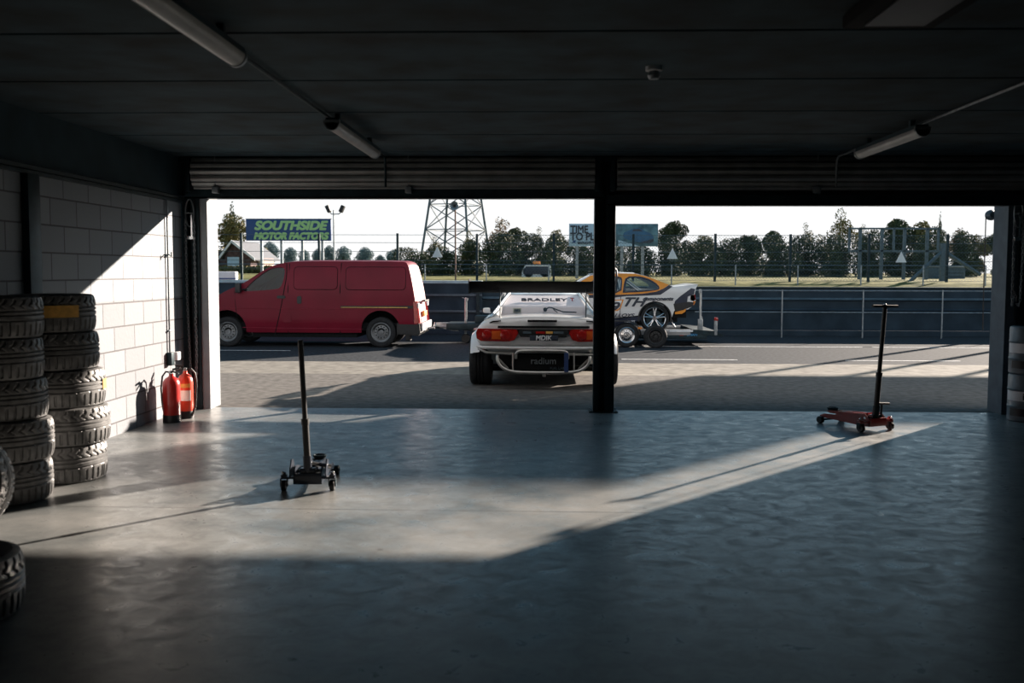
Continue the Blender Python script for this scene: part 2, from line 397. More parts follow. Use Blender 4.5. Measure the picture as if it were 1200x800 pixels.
# centre post
px = thing('door_post', 'dark steel post standing between the two garage door openings', 'post', (.64, 11.05, 0))
MB().box(-.115, -.055, -.08, .08, 0, 2.79, .004).box(-.055, .012, .02, .07, 0, 2.79).build('channel', M['steel'], px)
MB().box(.01, .115, -.08, .08, 0, 2.79, .004).build('channel', M['steel'], px)
MB().box(-.16, .16, -.12, .12, 0, .012, .003).build('base_plate', M['steel'], px)
for sx in (-.14, .14):
    for sy in (-.1, .1): MB().lathe([(0, .012), (.012, .012), (.012, .026), (0, .028)], (sx, sy, 0), n=8).build('bolt', M['galv'], px)

def shutter(x0, x1, zb, label):
    t = thing('roller_shutter', label, 'roller door', ((x0+x1)/2, 11.05, zb), group=None)
    # slat coil
    mb = MB(); n = 15; Rr = .185; prof = []
    for i in range(n):
        a = 2*math.pi*i/n
        for da, dr in ((.02, -.012), (.06, .004), (.2, .014), (.34, .004), (.40, -.012)):
            prof.append((a+da, Rr+dr))
    cz, cy = 2.63, 11.0
    ring = [(cy+r*math.cos(a), cz+r*math.sin(a)) for a, r in prof]
    mb.prism(ring, x0+.10, x1-.10, 'x')
    mb.build('slat_coil', M['shutter'], t, True, smooth=0)
    # lower curtain hanging from the coil into the guides
    mb = MB(); z = zb+.10
    while z < 2.62:
        mb.prism([(11.075, z), (11.06, z+.012), (11.055, z+.037), (11.06, z+.062), (11.075, z+.075), (11.085, z+.075), (11.085, z)], x0+.06, x1-.06, 'x'); z += .075
    mb.build('curtain', M['shutter'], t, True, smooth=30)
    mb = MB().box(x0, x1, 10.93, 11.12, zb, zb+.015).box(x0, x1, 10.93, 10.945, zb, zb+.11).box(x0, x1, 11.09, 11.12, zb, zb+.10)
    mb.build('bottom_rail', M['steel'], t, True)
    for xx in (x0+.03, x1-.09): MB().box(xx, xx+.05, 10.85, 11.12, 2.42, 2.78, .005).build('bracket', M['steel'], t, True)
    return t
shutter(-3.98, .62, 2.35, 'rolled-up corrugated shutter above the left garage door opening')
shutter(.66, 5.28, 2.275, 'rolled-up corrugated shutter above the right garage door opening')

# ------------------------------------------------------------------ ground outside
def ground(name, x0, x1, y0, y1, z, m, label, cat):
    o = MB().box(x0, x1, y0, y1, z-.3, z).build(name, m); tag(o, label, cat); o['kind'] = 'structure'; return o
M['apron'] = mat('apron_asphalt', (.17, .16, .15), .85, var=.18, scale=9, bump=.3, spec=0.05)
M['tarmac'] = mat('tarmac', (.05, .056, .064), .85, var=.25, scale=14, bump=.4, spec=0.05)
M['strip'] = mat('strip_concrete', (.25, .235, .21), .85, var=.18, scale=5, spec=0.05)
M['track'] = mat('track_tarmac', (.05, .055, .06), .9, var=.15, scale=4, spec=0.05)
M['grass'] = mat('grass', (.21, .19, .08), .95, var=.4, scale=1.6, bump=.8, col2=(.05, .065, .02), spec=0.05)
ground('apron', -40, 40, 11.17, 14.95, 0, M['apron'], 'paved apron in front of the garage doors', 'ground')
ground('concrete_strip', -40, 40, 14.95, 17.0, 0, M['strip'], 'pale concrete strip between apron and tarmac', 'ground')
ground('pit_lane', -60, 60, 17.0, 24.7, 0, M['tarmac'], 'dark tarmac pit lane', 'ground')
ground('race_track', -120, 120, 25.3, 40, 0, M['track'], 'race track beyond the pit wall', 'ground')
g = MB().prism([(40, -.3), (40, 0), (42, .9), (44, 1.12), (52, 1.25), (70, 1.32), (420, 1.4), (420, -.3)], -300, 300, 'x').build('grass_bank', M['grass']); g['kind'] = 'structure'

def line(x0, x1, y0, y1, label):
    tag(MB().box(x0, x1, y0, y1, 0, .004).build('lane_marking', M['line']), label, 'road marking')
line(1.35, 3.4, 17.70, 17.78, 'short white dash on the tarmac beside the loose wheel on the trailer')
line(5.3, 7.3, 17.70, 17.78, 'short white dash on the tarmac behind the red jack handle')
line(1.5, 6.6, 20.9, 21.0, 'long white edge line on the tarmac starting under the trailer')
line(6.8, 16, 20.9, 21.0, 'white edge line on the tarmac near the right door jamb')
line(-9, -5.0, 19.25, 19.31, 'thin white line on the tarmac in front of the red van')

# pit wall
def pitwall():
    t = thing('pit_wall', 'low dark concrete wall with a steel capping behind the pit lane', 'wall', (2, 25, 0))
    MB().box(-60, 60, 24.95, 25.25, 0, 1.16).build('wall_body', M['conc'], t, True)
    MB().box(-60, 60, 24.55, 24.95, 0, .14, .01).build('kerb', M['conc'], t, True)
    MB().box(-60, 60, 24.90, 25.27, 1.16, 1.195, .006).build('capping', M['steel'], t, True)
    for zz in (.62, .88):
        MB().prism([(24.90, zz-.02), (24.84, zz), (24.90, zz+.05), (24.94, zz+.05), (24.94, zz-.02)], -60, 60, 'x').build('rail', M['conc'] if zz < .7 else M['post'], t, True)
pitwall()
# left barrier with raised pale capping
t = thing('safety_barrier', 'higher dark barrier with pale blue top edge behind the red van', 'barrier', (-6, 24.7, 0))
xe = at(565, 330, 24.6)[0]
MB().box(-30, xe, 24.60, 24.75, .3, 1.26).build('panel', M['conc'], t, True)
MB().box(-30, xe, 24.56, 24.80, 1.26, 1.33, .006).build('capping', mat('pale_blue_capping', (.34, .48, .55), .6), t, True)
for zz in (.55, .95): MB().box(-30, xe, 24.53, 24.60, zz, zz+.05).build('rail', M['post'], t, True)
for i in range(14):
    xx = xe-.1-i*2.0; MB().box(xx-.04, xx+.04, 24.50, 24.60, 0, 1.26).build('barrier_post', M['steel'], t, True)
t = thing('barrier_block', 'white concrete block on the barrier left of the red van bonnet', 'barrier', (-8.2, 24.68, 1.33))
MB().box(-9.4, -7.72, 24.58, 24.8, 1.33, 1.54, .03).build('block_body', M['paper'], t, True)
MB().box(-9.4, -7.72, 24.572, 24.585, 1.35, 1.38).build('base_stripe', M['signblue'], t, True)

# hand rail on the pit lane side
t = thing('guard_rail', 'thin grey pipe railing along the pit wall right of the trailer', 'railing', (9, 23.9, 0))
x0 = at(815, 339, 23.9)[0]
for zz in (1.12, .61): MB().tube([(x0, 23.9, zz), (24, 23.9, zz)], .016, 6).build('rail', M['galv'], t, True)
for pxx in (822, 917, 1012, 1105, 1198, 1291):
    xx = at(pxx, 339, 23.9)[0]; MB().tube([(xx, 23.9, 0), (xx, 23.9, 1.14)], .018, 6).build('rail_post', M['galv'], t, True)

# ------------------------------------------------------------------ ceiling fittings
def batten(x, y0, y1, label):
    t = thing('batten_light', label, 'ceiling light', (x, (y0+y1)/2, 2.66))
    mb = MB().prism([(x-.05, 2.735), (x-.055, 2.70), (x+.055, 2.70), (x+.05, 2.735)], y0+.02, y1-.02, 'y')
    for yy in (y0+.25, y1-.25): mb.box(x-.02, x+.02, yy-.02, yy+.02, 2.73, 2.80)
    mb.build('housing', M['beam'], t, True)
    pr = [(x-.055, 2.70)]+[(x+.058*math.cos(a), 2.70+.062*math.sin(a)) for a in [math.pi+math.pi*i/10 for i in range(11)]]+[(x+.055, 2.70)]
    MB().prism(pr, y0, y1, 'y', .006).build('diffuser', M['diff'], t, True)
    for yy in (y0, y1-.03): MB().prism([(x-.062, 2.715)]+[(x+.063*math.cos(a), 2.70+.067*math.sin(a)) for a in [math.pi+math.pi*i/10 for i in range(11)]]+[(x+.062, 2.715)], yy, yy+.03, 'y').build('end_cap', M['galv'], t, True)
batten(-1.66, 3.4, 5.36, 'nearest long ceiling light at the top left')
batten(-1.66, 7.72, 9.65, 'long ceiling light left of centre near the roller shutter')
batten(3.0, 8.15, 9.75, 'long ceiling light on the right near the roller shutter')
def conduit(x, y0, drop, label, ex=.02):
    mb = MB().tube([(x, y0, 2.775), (x, 10.72, 2.775)]+[(x+.0, 10.72+.08*math.sin(a), 2.695+.08*math.cos(a)) for a in (0.5, 1.0, 1.57)]+[(x, 10.80, drop)], .012, 8)
    o = mb.build('conduit', M['steel'] if x < 0 else M['galv']); tag(o, label, 'conduit')
conduit(-1.74, -4.8, 2.46, 'steel conduit running along the ceiling above the left lights and down to the shutter')
conduit(3.08, -4.8, 2.46, 'steel conduit running along the ceiling above the right light and down to the shutter')
def rod(x, label):
    t = thing('hanger_rod', label, 'hanger', (x, 10.86, 2.44))
    MB().tube([(x, 10.86, 2.42), (x, 10.86, 2.80)], .006, 6).build('rod', M['galv'], t, True)
    MB().box(x-.035, x+.035, 10.84, 10.93, 2.40, 2.47, .006).build('clamp', M['galv'], t, True)
rod(-3.62, 'thin hanger rod with clamp at the left end of the left shutter')
rod(-1.50, 'thin hanger rod with clamp beside the left conduit drop')
rod(2.90, 'thin hanger rod with clamp beside the right conduit drop')
t = thing('smoke_detector', 'small round detector on the ceiling right of centre', 'detector', (.65, 6.2, 2.70))
MB().lathe([(0, 2.8), (.05, 2.8), (.05, 2.775), (.035, 2.77), (0, 2.77)], (.65, 6.2, 0), n=20).build('base', M['paper'], t, True)
MB().lathe([(0, 2.77), (.032, 2.77), (.04, 2.745), (.03, 2.725), (0, 2.72)], (.65, 6.2, 0), n=20).build('sensor_dome', M['galv'], t, True)
t = thing('unit_heater', 'dark box fitting hanging from the ceiling at the top right', 'heater', (1.62, 4.4, 2.72))
MB().box(1.42, 1.86, 3.9, 4.96, 2.72, 2.79, .02).build('casing', M['blackm'], t, True)
MB().box(1.5, 1.78, 4.0, 4.86, 2.712, 2.721, .003).build('grille', M['black'], t, True)
t = thing('outdoor_lamp', 'round dark fitting with a cable hanging outside at the top of the right door jamb', 'lamp', (5.0, 11.5, 2.2))
MB().lathe([(0, 0), (.035, 0), (.06, .05), (.055, .09), (0, .1)], (5.0, 11.40, 2.20), 'y', 20).build('lamp_head', M['post'], t, True)
MB().tube([(4.95, 11.47, 2.18), (4.955, 11.47, 1.2), (4.96, 11.47, 0.9)], .006, 6).build('cable', M['cable'], t, True)

# ------------------------------------------------------------------ wall fittings, left corner
t = thing('wall_conduit', 'vertical conduit with switch box on the sunlit block wall', 'conduit', (XL, 10.52, .6))
MB().tube([(XL+.02, 10.52, .66), (XL+.02, 10.52, 1.80), (XL+.02, 10.52, 2.30)], .011, 8).build('pipe', M['galv'], t, True)
MB().box(XL, XL+.06, 10.46, 10.55, .54, .68, .008).build('switch_box', M['steel'], t, True)
for zz in (.9, 1.7): MB().box(XL, XL+.035, 10.495, 10.545, zz, zz+.02, .003).build('pipe_clip', M['galv'], t, True)
tag(MB().box(XL, XL+.05, 10.66, 10.76, .58, .67, .01).build('socket_box', M['paper']), 'small pale socket box on the wall above the fire extinguishers', 'socket')
tag(MB().tube([(XL, 10.46, 1.72), (XL+.06, 10.46, 1.72), (XL+.08, 10.46, 1.70), (XL+.08, 10.46, 1.75)], .008, 8).build('wall_hook', M['steel']), 'small dark hook on the wall beside the vertical conduit', 'hook')
def chain_links(mb, pts, pitch=.028, r=.0035):
    """links along a polyline"""
    P = [Vector(p) for p in pts]; k = 0
    for a, b in zip(P, P[1:]):
        L = (b-a).length; n = max(1, int(L/pitch)); d = (b-a).normalized(); u = d.orthogonal().normalized(); v = d.cross(u)
        for i in range(n):
            c_ = a+d*(i+.5)*pitch; s_ = u if k % 2 else v; k += 1
            q = [c_+d*(pitch*.72*math.cos(t_))+s_*(.011*math.sin(t_)) for t_ in [2*math.pi*j/8 for j in range(8)]]
            mb.tube(q, r, 5, closed=True)
def chain_hoist(x, y, zt, zlow, label):
    t = thing('chain_hoist', label, 'chain', (x, y, zt))
    MB().tube([(x+.045*math.cos(a), y, zt-.13+.15*math.sin(a)) for a in [2*math.pi*i/24 for i in range(24)]], .008, 8, closed=True).tube([(x-.04, y, zt-.13), (x+.04, y, zt-.13)], .006, 6).tube([(x, y+.08, zt-.13), (x, y-.02, zt-.13)], .01, 8).build('chain_wheel', M['galv'], t, True)
    MB().box(x+.015, x+.03, y-.01, y+.01, zt-.42, zt-.15).box(x-.04, x+.055, y-.015, y+.015, zt-.42, zt-.385, .003).build('guide_bracket', M['chrome'], t, True)
    mb = MB(); xa, xb = x-.045, x+.05
    pts = [(xa, y-.01, zt-.2), (xa+.005, y-.01, 1.2), (xa+.03, y-.01, zlow+.15), (xa+.055, y-.01, zlow+.02), (xa+.075, y-.01, zlow), (xa+.09, y-.01, zlow+.05), (xb+.005, y-.01, zlow+.5), (xb, y-.01, zt-.2)]
    chain_links(mb, pts, .034, .0045)
    mb.build('chain', M['galv'], t, True, smooth=60)
    return t
chain_hoist(-3.95, 10.97, 2.32, .2, 'hand chain and wheel hanging in the dark corner left of the left doorway')
chain_hoist(5.07, 10.95, 2.32, 1.2, 'hand chain and wheel hanging right of the right doorway')
t = thing('isolator_switch', 'dark isolator box on a thin cable beside the left hand chain', 'switch', (-3.90, 10.98, .9))
MB().box(-3.925, -3.885, 10.955, 10.99, .93, 1.03, .006).build('box', M['black'], t, True)
MB().tube([(-3.905, 10.98, 1.03), (-3.905, 10.98, 2.34)], .005, 6).tube([(-3.905, 10.98, .93), (-3.91, 10.98, .3)], .005, 6).build('cable', M['cable'], t, True)

# ------------------------------------------------------------------ fire extinguishers
def extinguisher(x, y, r, h, m, label, ang):
    t = thing('fire_extinguisher', label, 'fire extinguisher', (x, y, 0), ang)
    MB().lathe([(0, .012), (r*.93, .012), (r, .03), (r, h-.09), (r*.93, h-.05), (r*.7, h-.02), (r*.35, h), (.022, h+.012), (.022, h+.03), (0, h+.03)], n=36).build('cylinder', m, t)
    MB().lathe([(0, 0), (r*1.02, 0), (r*1.03, .02), (r*1.03, .075), (r*1.005, .08)], n=36).build('base_ring', M['black'], t)
    MB().lathe([(r+.001, .19), (r+.0018, .19), (r+.0018, .30), (r+.001, .30)], n=20, a0=R(230), a1=R(310)).build('instruction_label', M['cream'], t)
    MB().lathe([(r+.001, .33), (r+.0018, .33), (r+.0018, .37), (r+.001, .37)], n=20, a0=R(235), a1=R(305)).build('type_label', M['yellow'], t)
    MB().lathe([(0, h+.02), (.018, h+.02), (.018, h+.06), (0, h+.065)], n=14).box(-.012, .012, -.03, .03, h+.03, h+.055, .003).build('valve', M['alu'], t)
    MB().prism([(-.02, h+.06), (-.10, h+.085), (-.105, h+.10), (-.02, h+.085)], -.012, .012, 'y').prism([(-.02, h+.045), (-.085, h+.03), (-.085, h+.04), (-.02, h+.06)], -.01, .01, 'y').build('lever', M['black'], t)
    MB().tube([(.02, 0, h+.045), (.06, 0, h+.05), (.10, 0, h), (r+.03, 0, h-.12), (r+.02, 0, h-.28), (r+.015, -.01, .12), (r*.8, -r*.75, .03)], .0095, 8).build('hose', M['black'], t)
    return t
extinguisher(-3.835, 10.03, .088, .47, M['red'], 'red fire extinguisher with black hose, nearer of the two by the wall', R(170))
extinguisher(-3.80, 10.33, .082, .47, M['orange_red'], 'orange-red fire extinguisher behind the nearer one, beside the hand chain', R(20))

# ------------------------------------------------------------------ tyres
def tyre_mesh(name, Ro, W, Ri, lowdetail=False):
    nt, nv = (270, 26)
    mb = MB(); prof = []
    hw = W/2
    side = [(Ri, -hw*.62), (Ri+.012, -hw*.74), (Ri+.03, -hw*.86), ((Ri+Ro)/2, -hw*1.0), (Ro-.035, -hw*.985), (Ro-.016, -hw*.93)]
    rings = []
    for i in range(nt):
        a = 2*math.pi*i/nt; ring = []
        for r, h in side: ring.append((r, h))
        for j in range(nv+1):
            v = -1+2*j/nv; h = v*hw*.86
            r = Ro-.012*abs(v)**4
            d = 0
            av = v
            # three circumferential grooves
            if min(abs(av+.14), abs(av-.16), abs(av-.40)) < .030: d = .010
            ph = (i % 9)/9.0
            if v > .46:      # zig-zag blocks
                q = (v-.46)/.5; c0 = .5+.42*(abs(((q*2) % 2)-1)-.5)*1.6
                if abs(((ph-c0*.9) % 1)-.0) < .22: d = .009
            elif v < -.36 and v > -.97:  # plain shoulder slots
                if (i % 7) < 1.5: d = .010
            elif -.36 <= v < -.2 and (i % 14) < 2: d = .006
            ring.append((r-d, h))
        for r, h in reversed(side): ring.append((r, -h))
        rings.append([mb.bm.verts.new((r*math.cos(a), r*math.sin(a), h)) for r, h in ring])
    n = len(rings[0])
    for i in range(nt):
        A, B = rings[i], rings[(i+1) % nt]
        for k in range(n-1): mb.bm.faces.new((A[k], B[k], B[k+1], A[k+1]))
        mb.bm.faces.new((A[n-1], B[n-1], B[0], A[0]))
    bmesh.ops.recalc_face_normals(mb.bm, faces=mb.bm.faces)
    me = bpy.data.meshes.new(name); mb.bm.to_mesh(me); mb.bm.free(); me.materials.append(M['rubber'])
    me.polygons.foreach_set('use_smooth', [True]*len(me.polygons)); me.set_sharp_from_angle(angle=R(40))
    return me
TW = .278
tm = tyre_mesh('tyre', .312, TW, .215)
ordn = ['bottom', 'second from the bottom', 'middle', 'second from the top', 'topmost']
def stack(cx, cy, offs, gname, where):
    for k, (dx, dy) in enumerate(offs):
        o = link('tyre', tm); o.location = (cx+dx, cy+dy, TW/2*.985+k*TW*.99); o.rotation_euler = (R(180) if k % 2 and gname == 'x' else 0, 0, R(37*k))
        tag(o, '%s tyre of the %s' % (ordn[k], where), 'tyre', gname)
        if where.startswith('stack nearer the wall') : pass
        yield o
L1 = list(stack(-3.732, 6.60, [(.045, -.02), (.05, .0), (.01, .01), (.0, -.01), (.0, 0)], 'tyres in the left stack', 'front stack at the left edge'))
L2 = list(stack(-3.62, 7.28, [(0, 0), (.03, 0), (-.005, .01), (-.04, .0), (-.06, 0)], 'tyres in the right stack', 'rear stack against the block wall'))
# curved paper label on the topmost tyre of the rear stack, as its part
def tlabel(o, a0, a1, z0, z1, m, name='paper_label', dr=.003):
    c_ = MB().lathe([(.312+dr, z0), (.3135+dr, z0), (.3135+dr, z1), (.312+dr, z1)], n=14, a0=a0-o.rotation_euler.z, a1=a1-o.rotation_euler.z).build(name, m, o, smooth=60)
    return c_
lb = tlabel(L2[4], R(-80), R(-27), -.025, .062, M['yellow']); lb['label'] = 'orange paper label on the tread'
tlabel(L2[4], R(-93), R(-85), -.025, .062, M['paper'], 'barcode_label')
lb = tlabel(L2[2], R(2), R(30), -.02, .055, M['yellow']); lb['label'] = 'orange paper label on the tread'
o = link('tyre', tm); o.location = (-3.41, 5.55, .325); o.rotation_euler = (R(80), 0, R(14)); tag(o, 'tyre standing on its tread, leaning on the front stack at the left edge', 'tyre')
o = link('tyre', tm); o.location = (-2.68, 4.30, TW/2); o.rotation_euler = (0, 0, .3); tag(o, 'tyre lying flat on the floor at the bottom left corner', 'tyre')

# ------------------------------------------------------------------ wheel helper for vehicles
def wheel(parent, c, Ro, W, Ri, axis, facing, rim='steel', m=None, rub=None):
    """axis 'x' or 'y'; facing = sign of the outer side along the axis"""
    c = Vector(c); hw = W/2
    pr = [(Ri, -hw*.8), (Ri+.02, -hw*.95), ((Ri+Ro)/2, -hw), (Ro-.025, -hw*.96), (Ro-.008, -hw*.85), (Ro, -hw*.6)]
    for g_ in (-.3, .0, .3): pr += [(Ro, hw*(g_-.06)), (Ro-.01, hw*(g_-.04)), (Ro-.01, hw*(g_+.04)), (Ro, hw*(g_+.06))]
    pr += [(Ro, hw*.6), (Ro-.008, hw*.85), (Ro-.025, hw*.96), ((Ri+Ro)/2, hw), (Ri+.02, hw*.95), (Ri, hw*.8)]
    MB().lathe(pr, c, axis, 48, closed_prof=True).build('tyre', rub or M['rubber_d'], parent, True)
    f = facing; mb = MB()
    # rim barrel
    mb.lathe([(Ri+.004, hw*.86*f), (Ri-.004, hw*.92*f), (Ri-.018, hw*.84*f), (Ri-.022, -hw*.6*f), (Ri+.004, -hw*.8*f)], c, axis, 40)
    if rim == 'steel':
        rr = Ri-.02; d0 = hw*.35*f
        mb.lathe([(rr, d0), (rr*.86, d0-.01*f), (rr*.80, d0+.012*f), (rr*.5, d0+.02*f), (rr*.42, d0-.01*f), (rr*.3, d0-.012*f), (rr*.26, d0+.012*f), (0, d0+.016*f)], c, axis, 36)
        ob = mb.build('wheel_rim', m or M['alu'], parent, True)
        h = MB(); nh = 12
        for k in range(nh):
            a = 2*math.pi*k/nh; rc = rr*.65
            p = {'y': Vector((rc*math.cos(a), d0+.019*f, rc*math.sin(a))), 'x': Vector((d0+.019*f, rc*math.cos(a), rc*math.sin(a)))}[axis]+c
            h.sphere(p, rr*.075, 8)
        h.build('vent_hole', M['blackm'], ob, True)
    else:
        ob = mb.build('wheel_rim', m or M['alu'], parent, True)
        ns = 5 if rim == 'split' else 6; s = MB(); d0 = hw*.55*f
        for k in range(ns):
            for dd in ((-.13, .13) if rim == 'split' else (0,)):
                a = 2*math.pi*k/ns+R(90)+.0
                def P(r_, aa, d_):
                    return (Vector((r_*math.cos(aa), d_, r_*math.sin(aa))) if axis == 'y' else Vector((d_, r_*math.cos(aa), r_*math.sin(aa))))+c
                s.tube([P(.035, a+dd*1.6, d0-.02*f), P(Ri*.55, a+dd, d0-.01*f), P(Ri-.02, a+dd*1.35, d0)], [.018, .012, .014], 6)
        s.lathe([(0, d0+.0*f), (.045, d0-.0*f), (.055, d0-.03*f), (.04, d0-.07*f)], c, axis, 18)
        s.build('spokes', m or M['alu'], ob, True)
        MB().lathe([(.0, d0-.05*f), (Ri*.72, d0-.05*f), (Ri*.72, d0-.07*f), (0, d0-.07*f)], c, axis, 28).build('brake_disc', M['steel'], ob, True)

# ------------------------------------------------------------------ trolley jacks
def jack(loc, rz, hlen, tilt, mbody, label, tbar, ext):
    t = thing('trolley_jack', label, 'jack', loc, rz)
    # local: handle end at y=0, saddle end at +y
    for s in (-1, 1):
        MB().prism([(-.04, .05), (.02, .045), (.50, .06), (.56, .05), (.58, .075), (.52, .10), (.30, .115), (.10, .165), (.02, .17), (-.05, .11)], s*.095-.004*1, s*.095+.004, 'x').build('side_plate', mbody, t)
        # outrigger with caster
        MB().box(min(s*.095, s*.19), max(s*.095, s*.19), -.03, .03, .085, .10, .004).box(s*.17-.02, s*.17+.02, -.025, .025, .10, .115, .003).lathe([(0, .115), (.014, .115), (.014, .13), (0, .135)], (s*.17, 0, 0), n=10).build('outrigger', mbody, t)
        MB().box(s*.17-.026, s*.17-.02, -.022, .018, .03, .088).box(s*.17+.02, s*.17+.026, -.022, .018, .03, .088).build('caster_fork', M['steel'], t)
        MB().lathe([(.0, -.017), (.034, -.017), (.038, -.012), (.038, .012), (.034, .017), (0, .017)], (s*.17, -.012, .038), 'x', 22).build('caster_wheel', M['black'], t)
        MB().lathe([(.0, -.02), (.032, -.02), (.036, -.015), (.036, .015), (.032, .02), (0, .02)], (s*.125, .54, .036), 'x', 22).build('front_roller', M['steel'], t)
    MB().box(-.091, .091, -.045, -.03, .05, .13, .003).build('rear_plate', mbody, t)
    MB().box(-.093, .093, .28, .32, .055, .07).build('bottom_plate', mbody, t)
    MB().tube([(-.15, .54, .036), (.15, .54, .036)], .010, 8).build('front_axle', M['steel'], t)
    MB().tube([(-.1, .02, .13), (.1, .02, .13)], .012, 8).build('pivot_pin', M['chrome'], t)
    if not tbar:
        for s in (-1, 1): MB().prism([(-.04, .09), (.07, .09), (.16, .12), (.10, .205), (.04, .215), (-.02, .16)], s*.125-.004, s*.125+.004, 'x').build('lug_plate', mbody, t)
    MB().tube([(0, .04, .085), (0, .26, .085)], .032, 14).box(-.05, .05, -.01, .06, .055, .125, .008).tube([(0, .26, .085), (0, .34, .085)], .016, 10).build('hydraulic_ram', M['steel'], t)
    MB().prism([(.12, .12), (.50, .105), (.55, .12), (.50, .135), (.14, .155)], -.05, -.035, 'x').prism([(.12, .12), (.50, .105), (.55, .12), (.50, .135), (.14, .155)], .035, .05, 'x').box(-.035, .035, .2, .4, .125, .135).build('lift_arm', mbody, t)
    MB().lathe([(0, .125), (.045, .125), (.045, .14), (.052, .15), (.052, .16), (.042, .16), (.04, .15), (0, .15)], (0, .52, 0), n=20).build('saddle', M['steel'], t)
    d = Vector((math.sin(tilt[0]), -math.sin(tilt[1]), 1)).normalized(); b = Vector((0, -.005, .12))
    def hp(k): return tuple(b+d*k)
    MB().tube([hp(-.02), hp(.13)], .03, 14).box(-.055, .055, -.03, .03, .10, .16, .006).build('handle_socket', M['steel'] if tbar else mbody, t)
    h = MB().tube([hp(.05), hp(hlen*.40)], .024, 14).tube([hp(hlen*.40), hp(hlen)], .0185, 14).tube([hp(hlen*.40-.03), hp(hlen*.40+.012)], .028, 14).build('handle', M['black'], t)
    if tbar:
        e = b+d*hlen
        MB().tube([e+Vector((-.145, 0, .0)), e+Vector((.145, 0, -.006))], .014, 10).build('cross_grip', M['black'], h)
        MB().sphere(e+Vector((0, 0, .012)), .014, 8).build('grip_cap', M['chrome'], h)
        MB().tube([(.05, -.02, .15), (.055, -.02, .27)], .010, 8).tube([(.02, -.02, .27), (.135, -.025, .262)], .012, 8).build('foot_pedal', M['black'], t)
    else:
        MB().tube([(.02, .01, .19), (.14, .1, .15)], .016, 10).build('lift_spring', M['chrome'], t)
    for s in (-1, 1): MB().sphere((s*.178, -.01, .128), .010, 8).build('axle_nut', M['chrome'], t)
    return t
M['jackred'] = mat('jack_red', (.25, .012, .012), .4, var=.2, coat=.3)
M['jackblack'] = mat('jack_black', (.014, .024, .045), .4, .3, var=.2, coat=.3)
jl = jack((-1.68, 6.93, 0), R(4), .95, (-.045, .0), M['jackblack'], 'black trolley jack with upright handle, left of centre on the garage floor', False, 0)
jr = jack((3.24, 9.84, 0), R(27), 1.11, (.07, .0), M['jackred'], 'red trolley jack with T-shaped handle, on the right of the garage floor', True, 0)
jr.scale = (1.12, 1.12, 1.0)

# ------------------------------------------------------------------ drums at the right edge
def drum(cx, cy, z0, label):
    t = thing('oil_drum', label, 'drum', (cx, cy, z0))
    r, h = .19, .50
    MB().lathe([(0, 0), (r*.95, 0), (r, .012), (r, .15), (r+.006, .16), (r, .17), (r, .33), (r+.006, .34), (r, .35), (r, h-.03), (r*.96, h-.01), (r*.8, h), (r*.8, h-.015), (0, h-.015)], n=40).build('drum_body', mat('drum_blue_grey', (.16, .2, .23), .4, var=.25, scale=7), t)
    MB().lathe([(r+.002, .22), (r+.0035, .22), (r+.0035, .32), (r+.002, .32)], n=24, a0=R(170), a1=R(300)).build('label_band', M['paper'], t)
    MB().lathe([(r+.002, .06), (r+.0035, .06), (r+.0035, .14), (r+.002, .14)], n=24, a0=R(190), a1=R(290)).build('dark_band', M['black'], t)
    MB().box(-.03, .03, -r-.008, -r-.002, .38, .44, .004).build('red_mark', M['lamp'], t)
    text('lettering', 'iO', .10, (-.08, -r*.93-.006, .27), M['ink'], t, off=.002, world=False, rot=(90, 0, -22))
    MB().lathe([(0, h-.015), (.03, h-.015), (.03, h+.0), (0, h+.0)], (.08, .05, 0), n=14).build('bung', M['black'], t)
drum(5.07, 10.60, 0, 'lower of two stacked drums at the right edge beside the door')
drum(5.07, 10.60, .50, 'upper of two stacked drums at the right edge beside the door')

# ================================================================== red van
VY = 20.15
van = thing('van', 'dark red panel van parked outside behind the left doorway', 'van', (-5, VY+.9, 0))
def V(px_, py_): return at(px_, py_, VY)
def vin(z): return .0+.14*max(0, (z-1.0)/.8)**1.6+.05*max(0, (.55-z)/.3)     # tumblehome
rw = V(446, 388); fw = V(266, 388); fwx, rwx = fw[0], rw[0]; WR = .31
fx = fwx-.92
top = [(fx+.02, .35), (fx, .62), (fx+.06, .86), (fx+.35, 1.0), V(252, 348), V(268, 339), V(286, 331.5), V(305, 318), V(318, 311), V(333, 307.3), V(352, 306), V(400, 306), V(470, 306.3), V(477, 308), V(481, 322), V(485, 342), V(488, 362), V(490, 378), V(489.5, 392)]
top = [top[0]]+smoothpoly(top[1:-1], 1)+[top[-1]]
bot = [V(470, 391.5)]+arc(rwx, .36, .40, -8, 188, 14)+[(rwx-.55, .30), (fwx+.5, .30)]+arc(fwx, .36, .40, -8, 188, 14)+[(fx+.3, .32)]
outline = top+bot
win = smoothpoly([V(286, 340), V(296, 329), V(312, 316.5), V(320, 313.5), V(332.5, 313), V(333, 322), V(330, 335), V(325, 339), V(286, 341.5), V(286, 340)], 1)[:-1]
cuts = [.35, .5, .8, 1.0, 1.15, 1.3, 1.45, 1.6, 1.7]
VW = 1.72
plate('side_panel', [outline, win], VY, .03, M['vanred'], van, off=vin, side=1, cuts=cuts)
plate('side_panel', [outline, win], VY+VW, .03, M['vanred'], van, off=vin, side=-1, cuts=cuts)
def wrap(pts, name, m, y0=VY, y1=VY+VW, off=vin, th=None, parent=van, segs=8, crown=.03):
    mb = MB(); secs = []
    for (x_, z_) in pts:
        row = []
        for k in range(segs+1):
            f_ = k/segs; yy = (y0+off(z_))*(1-f_)+(y1-off(z_))*f_
            row.append((x_, yy, z_+(crown*(1-(2*f_-1)**2) if z_ > 1.1 else 0)))
        secs.append(row)
    mb.loft(secs, cap=False)
    return mb.build(name, m, parent, True, smooth=50)
